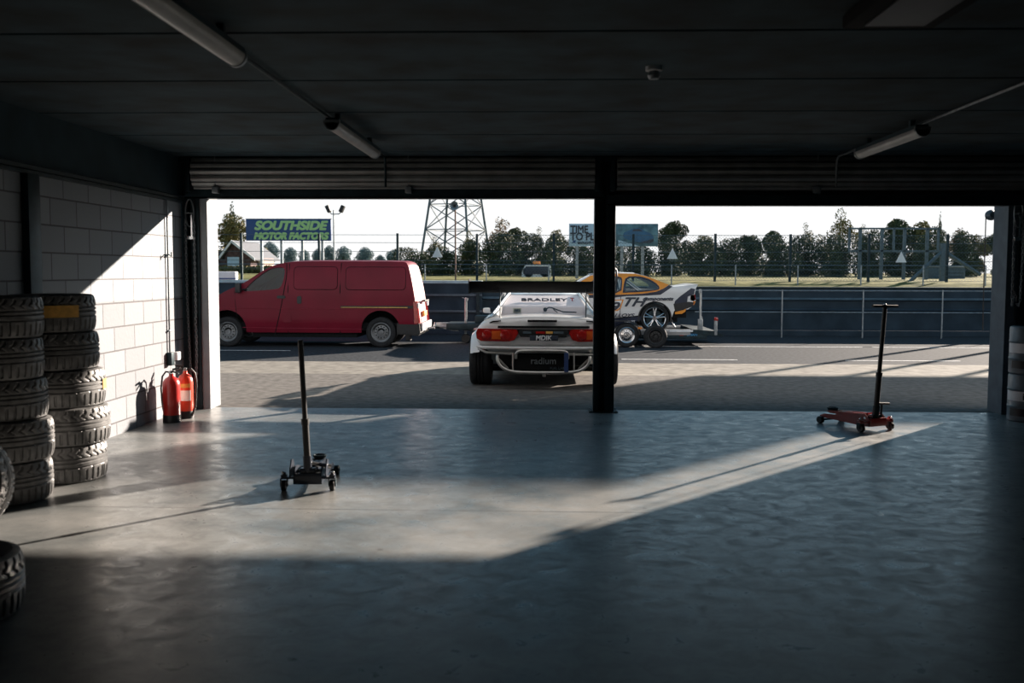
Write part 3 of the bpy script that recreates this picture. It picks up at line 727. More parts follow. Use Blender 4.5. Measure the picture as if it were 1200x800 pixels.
i1 = next(i for i, p in enumerate(top) if p[0] > V(255, 340)[0]); i2 = next(i for i, p in enumerate(top) if p[0] > V(325, 340)[0])
wrap(top[:i1+1], 'bonnet', M['vanred'])
wrap(top[i1:i2+1], 'windscreen', M['glass_d'])
i3 = next(i for i, p in enumerate(top) if p[0] > V(476, 340)[0])
wrap(top[i2:i3+1], 'roof', M['vanred'])
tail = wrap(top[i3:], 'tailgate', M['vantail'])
# details sit proud of the tailgate
a, b = V(482.3, 325), V(486.0, 345)
for yy in (VY+.08, VY+VW-.10):
    mb = MB().prism([V(488.3, 353), V(483.5, 353), V(485.5, 379), V(491.6, 379)], yy-.105, yy+.1, 'y', .01)
    mb.build('rear_lamp', M['lamp'], van, True)
    q = V(488.6, 358); MB().box(q[0]-.02, q[0]+.035, yy-.05, yy+.09, q[1]-.05, q[1]+.05, .01).build('reversing_lamp', M['paper'], van, True)
# dark lower rear bumper wrapping round the corner
bp = [V(465, 378.5), V(489, 379), V(491.5, 380), V(492.5, 390), V(490, 393.5), V(465, 391.5)]
MB().prism(bp, VY-.02, VY+VW+.02, 'y', .02).build('rear_bumper', M['black'], van, True)
MB().box(V(492, 0)[0]-.01, V(492, 0)[0]+.03, VY+.1, VY+VW-.1, .34, .50, .015).build('bumper_step', M['paper'], van, True)
MB().box(V(489, 0)[0], V(489, 0)[0]+.045, VY+.62, VY+1.1, .62, .73, .005).build('number_plate', M['yellow'], van, True)
MB().box(V(489, 0)[0], V(489, 0)[0]+.075, VY+.5, VY+1.2, .92, .96, .005).build('tailgate_handle', M['black'], van, True)
# glazing of the door windows, door lines, handles, mirror
for y_, s_ in ((VY, 1), (VY+VW, -1)):
    plate('door_window', [win], y_, .006, M['glass_v'], van, off=vin, side=s_, cuts=cuts, lift=-.012)
def strip(pts, wd, name, m, lift=.017, cyc=False):
    mb = MB(); P = [Vector((x_, VY+vin(z_)-lift, z_)) for x_, z_ in pts]
    mb.tube(P, wd, 6, closed=cyc); return mb.build(name, m, van, True)
gap = [V(334.5, 308), V(335.5, 322), V(333.5, 336), V(331, 352), V(327, 372), V(322, 391)]
strip(smoothpoly(gap, 1), .009, 'door_seam', M['blackm'], .015)
strip([V(338, 309), V(337.5, 340), V(337.5, 391)], .009, 'door_seam', M['blackm'], .015)
strip([V(399, 308), V(398.5, 340), V(398.5, 391)], .010, 'door_seam', M['blackm'], .015)
strip([V(275, 341), V(276.5, 360), V(279, 378)], .006, 'door_seam', M['blackm'], .015)
strip([V(252, 361), V(330, 361.5), V(398, 362)], .006, 'body_crease', mat('crease_red', (.2, .006, .016), .4), .015)
strip([V(284, 383.4), V(335, 384.5), V(425, 385.5)], .006, 'body_crease', mat('sill_red', (.25, .01, .03), .4), .015)
MB().prism([V(399.5, 358.2), V(484, 358.2), V(484, 361.3), V(399.5, 360.6)], VY-.035, VY-.008, 'y').build('sliding_door_rail', M['black'], van, True)
MB().prism([V(400, 359.6), V(478, 359.8), V(478, 360.6), V(400, 360.2)], VY-.042, VY-.034, 'y').build('rail_trim', M['yellow'], van, True)
def stamped(px0, px1, py0, py1):
    x0_, z1_ = V(px0, py0); x1_, z0_ = V(px1, py1)
    rr = rrect(x0_, x1_, z0_, z1_, .08)
    plate('stamped_panel', [rr], VY, .012, M['vanred'], van, off=vin, side=1, cuts=cuts, lift=.018, bev=.004)
    strip(rrect(x0_-.006, x1_+.006, z0_-.006, z1_+.006, .085), .005, 'panel_edge', M['blackm'], .0155, True)
stamped(344, 395, 312.5, 339); stamped(405, 475, 313, 339.5)
MB().prism(rrect(*sorted((V(320, 0)[0], V(330, 0)[0])), V(0, 348.5)[1], V(0, 345)[1], .02), VY-.03, VY-.01, 'y', .004).build('door_handle', M['black'], van, True)
MB().prism(rrect(V(344, 0)[0], V(349.3, 0)[0], V(0, 354.5)[1], V(0, 345.5)[1], .03), VY-.03, VY-.01, 'y', .004).build('door_handle', M['black'], van, True)
MB().prism(rrect(V(327, 0)[0], V(337, 0)[0], V(0, 376)[1], V(0, 366.5)[1], .03), VY-.022, VY-.01, 'y', .004).build('fuel_flap', M['vanred'], van, True)
q = V(281.5, 336)
MB().box(q[0]-.06, q[0]+.05, VY-.18, VY-.05, q[1]-.12, q[1]+.08, .03).tube([(q[0]+.06, VY-.06, q[1]-.05), (q[0]+.12, VY+.03, q[1]-.06)], .02, 6).build('door_mirror', M['black'], van, True)
# inside: floor, seats, wheel, bulkhead
MB().box(fwx-.42, fwx+.42, VY+.40, VY+VW-.40, .3, .85).box(rwx-.42, rwx+.42, VY+.40, VY+VW-.40, .3, .85).box(fx+.3, V(485, 0)[0]-.05, VY+.10, VY+VW-.10, .34, .50).box(fx+.25, fwx-.5, VY+.1, VY+VW-.1, .35, .9).box(fwx+.5, rwx-.5, VY+.1, VY+VW-.1, .2, .36).build('underbody', M['blackm'], van, True)
bkx = V(336, 0)[0]; MB().box(bkx, bkx+.03, VY+.10, VY+VW-.10, .5, 1.0).box(bkx+.02, bkx+.05, VY+.20, VY+VW-.2, 1.0, 1.62).build('bulkhead', M['blackm'], van, True)
for yy in (VY+.22, VY+1.0):
    MB().box(bkx-.55, bkx-.08, yy, yy+.46, .75, .92, .04).prism([(bkx-.18, .9), (bkx-.05, .9), (bkx-.02, 1.42), (bkx-.11, 1.42)], yy, yy+.46, 'y', .03).box(bkx-.10, bkx-.02, yy+.12, yy+.34, 1.42, 1.56, .03).build('seat', M['black'], van, True)
MB().prism([(fx+.7, .9), (fx+1.25, .9), (fx+1.25, 1.02), (fx+.9, 1.12), (fx+.7, 1.08)], VY+.1, VY+VW-.1, 'y', .02).build('dashboard', M['black'], van, True)
sw = [(bkx-.72+.10*math.cos(a_), VY+.45+.18*math.sin(a_), 1.16+.12*math.cos(a_)) for a_ in [2*math.pi*i/20 for i in range(20)]]
MB().tube(sw, .014, 6, closed=True).build('steering_wheel', M['chrome'], van, True)
for cx in (fwx, rwx):
    wheel(van, (cx, VY+.13, .31), .31, .2, .20, 'y', -1, 'steel', M['wheelgrey'])
    wheel(van, (cx, VY+VW-.13, .31), .31, .2, .20, 'y', 1, 'steel', M['wheelgrey'])
    MB().tube([(cx, VY+.1, .31), (cx, VY+VW-.1, .31)], .04, 8).build('axle', M['blackm'], van, True)
for cx in (fwx, rwx):   # inner wheel arch liner
    MB().lathe([(.40, 0), (.40, .34), (.36, .34)], (cx, VY+.02, .36), 'y', 20, R(-5), R(185)).build('wheel_arch', M['blackm'], van, True)
MB().box(V(473, 0)[0], V(479, 0)[0], VY+.02, VY+.24, .14, .42, .01).build('mud_flap', M['black'], van, True)
MB().lathe([(0, 0), (.03, .01), (.032, .04), (.02, .06), (.012, .1), (0, .1)], (V(497, 0)[0]+.10, VY+.86, .38), n=14).tube([(V(492, 0)[0], VY+.86, .36), (V(497, 0)[0]+.1, VY+.86, .36)], .025, 8).build('tow_ball', M['alu'], van, True)

# ================================================================== trailer
TY = 20.75
def T(px_, py_): return at(px_, py_, TY)
tr = thing('car_trailer', 'flat car trailer with mudguards carrying the white and orange coupe', 'trailer', (1, TY+1, 0))
xR = T(846, 0)[0]; xF = T(578, 0)[0]; TWD = 2.05
for yy in (TY, TY+TWD-.5):
    MB().box(xF, T(815, 0)[0], yy, yy+.5, .25, .285).box(xF, T(815, 0)[0], yy, yy+.03, .28, .37, .004).build('bed_runway', M['alu'], tr, True)
MB().box(T(790, 0)[0], T(818, 0)[0], TY-.012, TY+.0, .315, .355).build('reflective_strip', M['paper'], tr, True)
MB().box(xF, T(835, 0)[0], TY+.02, TY+.10, .17, .25, .005).box(xF, T(835, 0)[0], TY+TWD-.1, TY+TWD-.02, .17, .25, .005).build('chassis_rail', M['steel'], tr, True)
for k in range(8):
    xx = xF+.2+k*.55; MB().box(xx, xx+.06, TY+.05, TY+TWD-.05, .18, .248).build('cross_beam', M['steel'], tr, True)
# rear light bar and ramp
MB().prism([T(812, 386), T(840, 388), T(847, 392), T(847, 394.5), T(828, 393), T(812, 391)], TY, TY+TWD, 'y', .01).build('ramp', M['steel'], tr, True)
MB().box(xR-.04, xR+.02, TY-.01, TY+.06, .25, .55, .006).box(xR-.04, xR+.02, TY+TWD-.06, TY+TWD+.01, .25, .55, .006).build('ramp_post', M['galv'], tr, True)
MB().box(xR-.05, xR+.03, TY-.02, TY+.07, .55, .62, .01).build('marker_lamp', M['lamp'], tr, True)
MB().box(T(802, 0)[0], T(807, 0)[0], TY+.005, TY+.02, .235, .275).build('side_reflector', M['lamp'], tr, True)
text('lettering', 'BRIAN', .075, (T(817, 0)[0], TY+.015, .255), mat('letter_blue', (.05, .3, .6), .5), tr, shear=.2, off=.001)
# wheels: tandem
wcx = T(738, 0)[0]
for cx in (wcx, wcx-.62):
    for yy, f_ in ((TY-.09, -1), (TY+TWD+.09, 1)):
        wheel(tr, (cx, yy, .25), .25, .17, .165, 'y', f_, 'steel', M['chrome'])
    MB().tube([(cx, TY, .25), (cx, TY+TWD, .25)], .03, 8).build('axle', M['steel'], tr, True)
for yy in (TY-.19, TY+TWD-.01):
    MB().lathe([(.285, 0), (.30, .0), (.30, .2), (.285, .2)], (wcx, yy, .25), 'y', 14, R(-5), R(95), True).lathe([(.285, 0), (.30, .0), (.30, .2), (.285, .2)], (wcx-.62, yy, .25), 'y', 14, R(85), R(185), True).box(wcx-.62, wcx, yy, yy+.2, .535, .55).build('mudguard', M['black'], tr, True)
MB().box(T(752, 0)[0]-.02, T(756, 0)[0], TY-.2, TY-.185, .38, .42, .003).build('side_marker', M['amber'], tr, True)
# A-frame drawbar, jockey wheel, winch post
hx = T(505, 0)[0]
MB().tube([(xF, TY+.25, .28), (hx+.45, TY+TWD/2-.03, .34), (hx+.05, TY+TWD/2-.02, .36)], .045, 8).tube([(xF, TY+TWD-.25, .28), (hx+.45, TY+TWD/2+.03, .34)], .045, 8).build('drawbar', M['galv'], tr, True)
MB().box(hx-.02, hx+.28, TY+TWD/2-.06, TY+TWD/2+.06, .34, .44, .015).prism([T(514, 388), T(526, 391), T(533, 391.5), T(527, 386), T(516, 382)], TY+TWD/2-.05, TY+TWD/2+.05, 'y').build('hitch_coupling', M['galv'], tr, True)
jx = T(541.5, 0)[0]
MB().tube([(jx, TY+.9, .16), (jx, TY+.9, .92)], .03, 10).tube([(jx, TY+.9, .92), (jx+.02, TY+.9, .98)], .038, 8).tube([(jx, TY+.9, .96), (jx-.08, TY+.9, .99)], .01, 6).build('jockey_stand', M['galv'], tr, True)
MB().lathe([(0, -.04), (.09, -.04), (.10, -.02), (.10, .02), (.09, .04), (0, .04)], (jx, TY+.9, .10), 'y', 20).build('jockey_wheel', M['black'], tr, True)
MB().box(jx-.4, jx+.75, TY+.6, TY+1.45, .30, .44, .02).box(jx+.2, jx+.5, TY+.8, TY+1.2, .44, .6, .03).build('winch_platform', M['steel'], tr, True)
# upright post at the rear
q = T(826.5, 0)[0]
MB().tube([(q, TY+.05, .30), (q, TY+.05, 1.14)], .015, 8).box(q-.04, q+.06, TY+.02, TY+.1, .33, .58, .005).box(q-.025, q+.025, TY+.03, TY+.07, 1.12, 1.2, .005).build('stake', M['galv'], tr, True)
# loose wheel hung on the side of the trailer
sp = thing('spare_wheel', 'black spare wheel standing against the side of the trailer below the coupe', 'wheel', (T(771, 0)[0], TY-.25, 0))
wheel(sp, (T(771, 0)[0], TY-.30, .235), .235, .19, .155, 'y', -1, 'steel', M['black'])

# ================================================================== coupe on the trailer
CY = TY+.14
def K(px_, py_): return at(px_, py_, CY)
co = thing('racing_coupe', 'white, orange and navy racing coupe strapped on the trailer', 'car', (1, CY+.85, .34))
def cin(z): return .20*max(0, (z-1.18)/.45)**1.2+.03*max(0, (.75-z)/.3)
rx = K(772, 0)[0]; wb = 2.58; fwx2 = rx-wb; wz = .285+.305
nose = fwx2-.60
ctop = [(nose+.05, .62), (nose, .85), (nose+.05, .98), (nose+.5, 1.10), (fwx2+.3, 1.20), K(672, 333.5), K(680, 328), K(692, 322.5), K(702, 320.6), K(722, 319.6), K(745, 320.2), K(758, 323.6), K(770, 328.0), K(783, 333.3), K(790, 336), K(802, 335.5), K(812, 334.3), K(817.5, 334), K(815.5, 338), K(813.5, 346), K(815, 352), K(811, 359), K(806, 362.5)]
cbot = [K(796, 362.5), K(790, 364)]+arc(rx, wz, .345, -2, 185, 14)+[K(748, 369.5), K(735, 371), K(718, 372.5), (fwx2+.42, .60)]+arc(fwx2, wz, .345, -12, 190, 14)+[(nose+.2, .55)]
cwin = smoothpoly([K(732.5, 341.5), K(733.5, 333), K(736, 325.5), K(748, 325.2), K(757, 327.5), K(766, 332), K(771, 336.5), K(770, 338.8), K(752, 340.3), K(732.5, 341.5)], 1)[:-1]
cdoor = smoothpoly([K(682, 343), K(688, 334), K(700, 326.5), K(712, 324.8), K(727, 324.8), K(728, 330), K(726.5, 342), K(700, 343.4), K(682, 343)], 1)[:-1]
CW = 1.68; cc = [.5, .62, .75, .9, 1.05, 1.18, 1.3, 1.4, 1.5]
for y_, s_ in ((CY, 1), (CY+CW, -1)):
    plate('side_panel', [ctop+cbot, cwin, cdoor], y_, .024, M['white'], co, off=cin, side=s_, cuts=cc)
    plate('rear_side_window', [cwin], y_, .005, M['glass'], co, off=cin, side=s_, cuts=cc, lift=-.01)
    plate('door_window', [cdoor], y_, .005, M['glass'], co, off=cin, side=s_, cuts=cc, lift=-.01)
def cwrap(a, b, name, m): wrap(ctop[a:b+1], name, m, CY, CY+CW, cin, parent=co, crown=.02)
cwrap(0, 5, 'bonnet', M['white']); cwrap(5, 7, 'windscreen', M['glass']); cwrap(7, 10, 'roof', M['white'])
cwrap(10, 14, 'rear_window', M['glass_d']); cwrap(14, 17, 'boot_lid', M['white']); cwrap(17, 22, 'tail_panel', M['white'])
def decal(name, outs, m, lift=.016, th=.006):
    return plate(name, outs, CY, th, m, co, off=cin, side=1, cuts=cc, lift=lift)
# orange band round the windows and its navy outline
ob = [K(690, 345.3), K(728, 345.2), K(752, 344), K(769, 341.5), K(777.5, 338), K(784, 333.6), K(770, 328.1), K(758, 323.7), K(745, 320.6), K(722, 320.2), K(702, 321.1), K(692, 323), K(680, 330)]
decal('orange_band', [ob, cwin, cdoor], M['orange'], .014)
decal('navy_band', [[K(716, 349), K(734, 346.8), K(752, 346.4), K(769, 345.6), K(774, 345.2), K(788, 335.8), K(784, 333.8), K(777.5, 338.1), K(769, 341.6), K(752, 344.1), K(728, 345.3), K(690, 345.4), K(690, 349)]], M['navy'], .0145)
decal('window_surround', [smoothpoly([K(729.5, 343), K(731, 333), K(734, 324), K(748, 323.4), K(758, 325.5), K(768, 330.5), K(773.5, 336.5), K(771.5, 340), K(752, 342), K(729.5, 343)], 1)[:-1], cwin], M['navy'], .0165)
decal('door_window_surround', [smoothpoly([K(680, 344), K(687, 333.5), K(700, 325.5), K(712, 323.6), K(728.5, 323.6), K(729.5, 330), K(728, 343.5), K(700, 344.4), K(680, 344)], 1)[:-1], cdoor], M['navy'], .0165)
decal('rear_graphic', [[K(791, 352.5), K(797, 347), K(810, 337.5), K(814.5, 338.5), K(813, 345), K(806, 347), K(805, 354), K(790, 356)]], M['navy'], .015)
decal('rear_bumper_graphic', [[K(789, 356), K(806, 353.5), K(813.5, 354), K(811, 359), K(806, 361), K(800, 363.5), K(791, 364.5)]], M['black'], .0175)
decal('bumper_flash', [[K(791, 365.5), K(801, 363), K(804, 361), K(803, 365), K(799, 367.5), K(791, 368)]], M['orange'], .0175)
decal('number_panel', [[K(716, 351.5), K(731, 350.5), K(727.5, 361), K(724, 364), K(712, 364.8)]], M['orange'], .0165)
decal('number_panel_inner', [[K(714, 352.8), K(729, 351.8), K(726, 360.5), K(723, 362.5), K(710, 363.2)]], M['paper'], .0185)
text('race_number', '9', .26, (K(722.5, 0)[0], CY-.03, K(0, 357)[1]), M['ink'], co, shear=.3, off=.006, sx=1.4)
text('door_lettering', 'TH', .26, (K(744.5, 0)[0], CY-.022, K(0, 351.5)[1]), M['ink'], co, shear=.45, off=.006, sx=1.35)
text('door_lettering', 'components', .11, (K(775, 0)[0], CY-.022, K(0, 347.3)[1]), M['ink'], co, shear=.35, off=.003, sx=1.15)
text('sill_lettering', 'ALLOYS', .10, (K(732, 0)[0], CY-.022, K(0, 366.5)[1]), M['ink'], co, shear=.4, off=.002, sx=1.4)
decal('sill_skirt', [[K(712, 374), K(752, 370.5), K(751, 375), K(718, 384), K(700, 386), K(700, 377)]], M['navy'], .014)
text('sill_lettering', 'MOL SPT', .055, (K(742, 0)[0], CY-.022, K(0, 373.3)[1]), M['paper'], co, off=.001)
strip_c = MB().tube([(K(731, 0)[0], CY-.014, K(0, 345)[1]), (K(730, 0)[0], CY-.014, K(0, 371)[1])], .006, 6).build('door_seam', M['blackm'], co, True)
# arch ring, lamps, spoiler, exhaust, cage, inside
MB().lathe([(.325, -.01), (.352, -.02), (.352, .0), (.33, .12)], (rx, CY-.0, wz), 'y', 24, R(-14), R(192)).build('wheel_arch', M['black'], co, True)
MB().lathe([(.34, -.02), (.375, -.03), (.375, .0), (.35, .12)], (fwx2, CY-.0, wz), 'y', 24, R(-10), R(190)).build('wheel_arch', M['black'], co, True)
for y_ in (CY-.012, CY+CW-.34): MB().prism([K(808.5, 345.5), K(814.5, 344.5), K(815.3, 351), K(813, 353.5), K(808.5, 352)], y_, y_+.35, 'y', .01).build('tail_lamp', M['lamp'], co, True)
MB().prism([K(812, 353), K(815, 352.5), K(813.5, 357), K(811.5, 357)], CY-.014, CY+.2, 'y').build('indicator_lamp', M['amber'], co, True)
MB().prism([K(790, 335.8), K(802, 335.0), K(813, 333.0), K(818.5, 332.8), K(817.5, 335), K(812, 336), K(800, 337)], CY+.02, CY+CW-.02, 'y', .008).build('boot_spoiler', M['white'], co, True)
MB().tube([(K(792, 0)[0], CY+.2, .60), (K(797, 0)[0], CY+.16, .40)], .02, 8).build('strap_tail', M['chrome'], co, True)
MB().box(nose+.25, rx+.5, CY+.24, CY+CW-.24, .50, .75).box(nose+.2, fwx2-.36, CY+.05, CY+CW-.05, .55, .95).box(rx+.38, rx+.66, CY+.05, CY+CW-.05, .60, 1.05).build('underbody', M['blackm'], co, True)
cg = MB()
for yy in (CY+.24, CY+CW-.24):
    cg.tube([(K(676, 0)[0], yy, 1.10), (K(696, 0)[0], yy, 1.50), (K(730, 0)[0], yy, 1.53), (K(734, 0)[0], yy, .66)], .02, 8)
    cg.tube([(K(730, 0)[0], yy, 1.50), (K(765, 0)[0], yy, 1.05)], .02, 8)
cg.tube([(K(731, 0)[0], CY+.24, 1.52), (K(731, 0)[0], CY+CW-.24, 1.52)], .02, 8).tube([(K(732, 0)[0], CY+.24, 1.0), (K(731, 0)[0], CY+CW-.24, 1.5)], .02, 8)
cg.build('roll_cage', M['alu'], co, True)
MB().prism([(K(712, 0)[0], .7), (K(726, 0)[0], .7), (K(729, 0)[0], 1.34), (K(724, 0)[0], 1.38), (K(719, 0)[0], .95), (K(712, 0)[0], .92)], CY+.3, CY+.75, 'y', .03).build('race_seat', M['black'], co, True)
for cx in (rx, fwx2):
    wheel(co, (cx, CY+.10, wz), .305, .22, .235, 'y', -1, 'split', M['chrome'])
    wheel(co, (cx, CY+CW-.10, wz), .305, .22, .235, 'y', 1, 'split', M['chrome'])
# straps: thin curved aerial-like strap above the cockpit
tag(MB().tube([(K(716.5, 0)[0], CY-.02, K(0, 309)[1]), (K(721, 0)[0], CY-.02, K(0, 310)[1]), (K(725.5, 0)[0], CY-.02, K(0, 315)[1]), (K(726, 0)[0], CY-.02, K(0, 324)[1]), (K(723.5, 0)[0], CY-.03, K(0, 335)[1]), (K(722.5, 0)[0], CY-.04, K(0, 350)[1])], .022, 8).build('hanging_hose', M['cable']), 'black hose arching over the door of the coupe on the trailer', 'hose')

# ================================================================== white drift car
DX, DY = -.03, 13.72
dc = thing('drift_car', 'white wide-bodied hatchback race car seen from behind with a big black wing', 'car', (DX, DY, 0))
def half(pts):      # half section (x>=0, from bottom centre up to top centre) -> closed symmetric loop
    return pts+[(-x_, z_) for x_, z_ in reversed(pts) if x_ > 1e-4]
def sec(y_, pts): return [(x_, y_, z_) for x_, z_ in pts]
S = [(-.70, [(.0, .56), (.60, .56), (.80, .58), (.865, .68), (.87, .78), (.80, .87), (.70, .915), (.40, .945), (0, .955)]),
     (-.62, [(.0, .54), (.62, .54), (.83, .56), (.90, .66), (.905, .77), (.84, .87), (.73, .93), (.42, .965), (0, .975)]),
     (-.30, [(.0, .42), (.62, .42), (.80, .50), (.90, .62), (.92, .74), (.86, .85), (.76, .93), (.44, .975), (0, .985)]),
     (.0, [(.0, .30), (.62, .30), (.72, .45), (.91, .62), (.93, .74), (.88, .84), (.78, .93), (.46, .975), (0, .985)]),
     (.45, [(.0, .20), (.62, .20), (.84, .22), (.88, .50), (.89, .72), (.86, .83), (.78, .93), (.46, .97), (0, .98)]),
     (1.2, [(.0, .18), (.62, .18), (.82, .20), (.85, .45), (.86, .70), (.84, .82), (.78, .92), (.46, .95), (0, .96)]),
     (2.0, [(.0, .18), (.62, .18), (.82, .20), (.85, .45), (.86, .66), (.83, .78), (.76, .86), (.46, .90), (0, .91)]),
     (2.6, [(.0, .24), (.60, .24), (.72, .40), (.87, .55), (.88, .64), (.84, .74), (.74, .80), (.44, .83), (0, .84)]),
     (3.1, [(.0, .20), (.60, .20), (.76, .24), (.82, .42), (.82, .56), (.78, .64), (.66, .70), (.40, .73), (0, .74)]),
     (3.35, [(.0, .22), (.50, .22), (.62, .28), (.68, .40), (.68, .50), (.62, .56), (.52, .60), (.34, .62), (0, .63)])]
mb = MB().loft([[ (x_, y_, z_) for x_, z_ in half(p)] for y_, p in S], closed=True)
body = mb.build('body_shell', M['white'], dc, smooth=45)
sm = body.modifiers.new('s', 'SUBSURF'); sm.levels = sm.render_levels = 2
# cabin: pillars + roof as shell, with hatch opening showing the pale panel
G = [(-.22, .735, .955, .60), (.28, .66, 1.10, .56), (.80, .60, 1.215, .52), (1.05, .58, 1.245, .50), (1.40, .58, 1.255, .50), (1.70, .62, 1.20, .54), (2.15, .72, .90, .60)]
def gsec(y_, wb_, zt, wt):
    return [(wb_+.07*max(0, 1-(y_+.22)*0), y_, .93), (wb_+.0, y_, min(zt-.02, 1.0)), (wt+.05, y_, zt-.035), (wt, y_, zt-.006), (wt*.5, y_, zt+.008), (0, y_, zt+.01)]
# roof panel
rf = []
for (y_, wbx, zt, wt) in G[2:5]:
    h_ = [(wt+.055, zt-.04), (wt+.02, zt-.008), (wt*.5, zt+.010), (0, zt+.014)]
    rf.append([(x_, y_, z_) for x_, z_ in h_]+[(-x_, y_, z_) for x_, z_ in reversed(h_[:-1])])
MB().loft(rf, cap=False).build('roof', M['white'], dc, smooth=50)
for s_ in (-1, 1):
    # quarter panel / C pillar skin from deck to roof
    rows = []
    for (y_, wbx, zt, wt) in [(-.50, .77, .955, .70), (-.22, .765, 1.01, .655)]+[(a_, b_+.02, c_, d_) for a_, b_, c_, d_ in G[1:4]]:
        rows.append([(s_*(wbx+.03), y_, .91), (s_*wbx, y_, .91+(zt-.91)*.4), (s_*(wt+.075), y_, zt-.035), (s_*(wt+.03), y_, zt-.004), (s_*(wt-.015), y_, zt+.002)])
    MB().loft(rows, cap=False).build('rear_pillar', M['white'], dc, smooth=60)
    rows = []
    for (y_, wbx, zt, wt) in [(1.05, .60, 1.245, .50), (2.15, .74, .92, .66)]:
        rows.append([(s_*(wt+.08), y_, zt-.03), (s_*(wt+.03), y_, zt), (s_*(wt-.02), y_, zt-.005)])
    MB().tube([(s_*.60, 1.40, 1.24), (s_*.66, 1.75, 1.12), (s_*.74, 2.18, .90)], .03, 8).build('front_pillar', M['white'], dc)
    MB().face([(s_*.60, 1.05, 1.21), (s_*.60, 1.42, 1.21), (s_*.73, 2.05, .93), (s_*.78, 1.05, .93)]).build('door_window', M['glass_d'], dc)
    # hatch side rail (bright edge line and black seam)
    MB().tube([(s_*.72, -.30, .975), (s_*.655, .0, 1.06), (s_*.585, .45, 1.165), (s_*.53, .82, 1.232)], .011, 8).build('hatch_seam', M['blackm'], dc)
    MB().tube([(s_*.685, -.30, .985), (s_*.62, .0, 1.07), (s_*.55, .45, 1.175), (s_*.50, .82, 1.240)], .017, 8).build('hatch_frame_rail', M['white'], dc)
    # wide arches over the tyres
    for yc, xo in ((0, .0), (2.475, -.02)):
        rows = []
        for k in range(17):
            a_ = R(18+144*k/16); ca, sa = math.cos(a_), math.sin(a_)
            rows.append([(s_*(.86+xo), yc+.44*ca, .34+.44*sa), (s_*(.94+xo), yc+.40*ca, .34+.40*sa), (s_*(.985+xo), yc+.36*ca, .34+.36*sa), (s_*(.99+xo), yc+.345*ca, .34+.345*sa), (s_*(.955+xo), yc+.345*ca, .34+.345*sa)])
        MB().loft(rows, cap=False).build('wheel_arch_flare', M['white'], dc, smooth=50)
    # mirror
    MB().box(min(s_*.84, s_*.95), max(s_*.84, s_*.95), 1.75, 1.83, .91, .99, .025).tube([(s_*.80, 1.8, .90), (s_*.90, 1.8, .93)], .015, 6).build('door_mirror', M['white'], dc)
    wheel(dc, (DX+s_*.86, DY, .325), .325, .30, .225, 'x', s_, 'split', M['alu'])
    wheel(dc, (DX+s_*.80, DY+2.475, .32), .32, .25, .225, 'x', s_, 'split', M['alu'])
MB().tube([(-.5, 0, .32), (.5, 0, .32)], .04, 8).box(-.25, .25, -.15, .2, .2, .42, .03).tube([(-.7, .05, .25), (-.15, .1, .3)], .02, 8).tube([(.7, .05, .25), (.15, .1, .3)], .02, 8).tube([(.3, -.3, .3), (.3, 1.5, .28)], .03, 8).build('rear_axle', M['steel'], dc)
MB().box(-.62, .62, -.42, .5, .30, .50, .02).box(-.78, .78, .4, 2.0, .14, .22, .02).build('underbody', M['blackm'], dc)
# hatch glass, interior panel with writing
HB, HT = (-.33, .985), (.84, 1.238)
def hq(w0, w1, o, f0=0, f1=1):
    y0_, z0_ = HB[0]+(HT[0]-HB[0])*f0, HB[1]+(HT[1]-HB[1])*f0
    y1_, z1_ = HB[0]+(HT[0]-HB[0])*f1, HB[1]+(HT[1]-HB[1])*f1
    return [(-w0, y0_, z0_+o), (w0, y0_, z0_+o), (w1, y1_, z1_+o), (-w1, y1_, z1_+o)]
def slab(pts, th):
    b_ = MB(); a_ = [b_.bm.verts.new(p) for p in pts]; c_ = [b_.bm.verts.new((p[0], p[1], p[2]-th)) for p in pts]; n_ = len(pts)
    b_.bm.faces.new(a_); b_.bm.faces.new(list(reversed(c_)))
    for i in range(n_): b_.bm.faces.new((a_[i], c_[i], c_[(i+1) % n_], a_[(i+1) % n_]))
    bmesh.ops.recalc_face_normals(b_.bm, faces=b_.bm.faces); return b_
slab(hq(.66, .49, .004), .006).build('hatch_window', glass_mat('clear_polycarbonate', (.95, .96, .97), ior=1.06), dc)
# upright pale tank box behind the polycarbonate
MB().loft([[(-.60, .115, .93), (.60, .115, .93)], [(-.575, .135, 1.062), (.575, .135, 1.062)], [(-.57, .16, 1.082), (.57, .16, 1.082)], [(-.53, .55, 1.165), (.53, .55, 1.165)], [(-.48, .82, 1.222), (.48, .82, 1.222)]], cap=False).build('interior_panel', M['cream'], dc, smooth=20)
MB().box(-.50, .50, .80, .86, 1.195, 1.222).build('hatch_shade', M['blackm'], dc)
text('window_banner', 'BRADLEY', .075, (0, .40, 1.152), M['ink'], dc, rot=(40, 0, 0), sx=2.1, world=False, off=.001)
text('window_logo', 'T', .09, (.40, .42, 1.157), M['lamp'], dc, rot=(40, 0, 0), world=False, off=.003)
MB().box(-.425, -.315, .108, .114, .985, 1.045).build('ethanol_sticker', mat('sticker_olive', (.50, .50, .36), .6), dc)
text('sticker_lettering', 'E85', .055, (-.37, .106, 1.015), M['ink'], dc, world=False, off=.001, ext=.001)
MB().sphere((.02, .08, 1.03), .03, 10).tube([(.02, .08, 1.03), (.07, .06, 1.06), (.12, .05, 1.055), (.18, .05, 1.03), (.27, .04, 1.0), (.45, .03, .995)], .009, 8).tube([(.12, .05, 1.055), (.15, .04, 1.02), (.19, .03, .99)], .007, 8).build('fuel_filler_hose', M['cable'], dc)
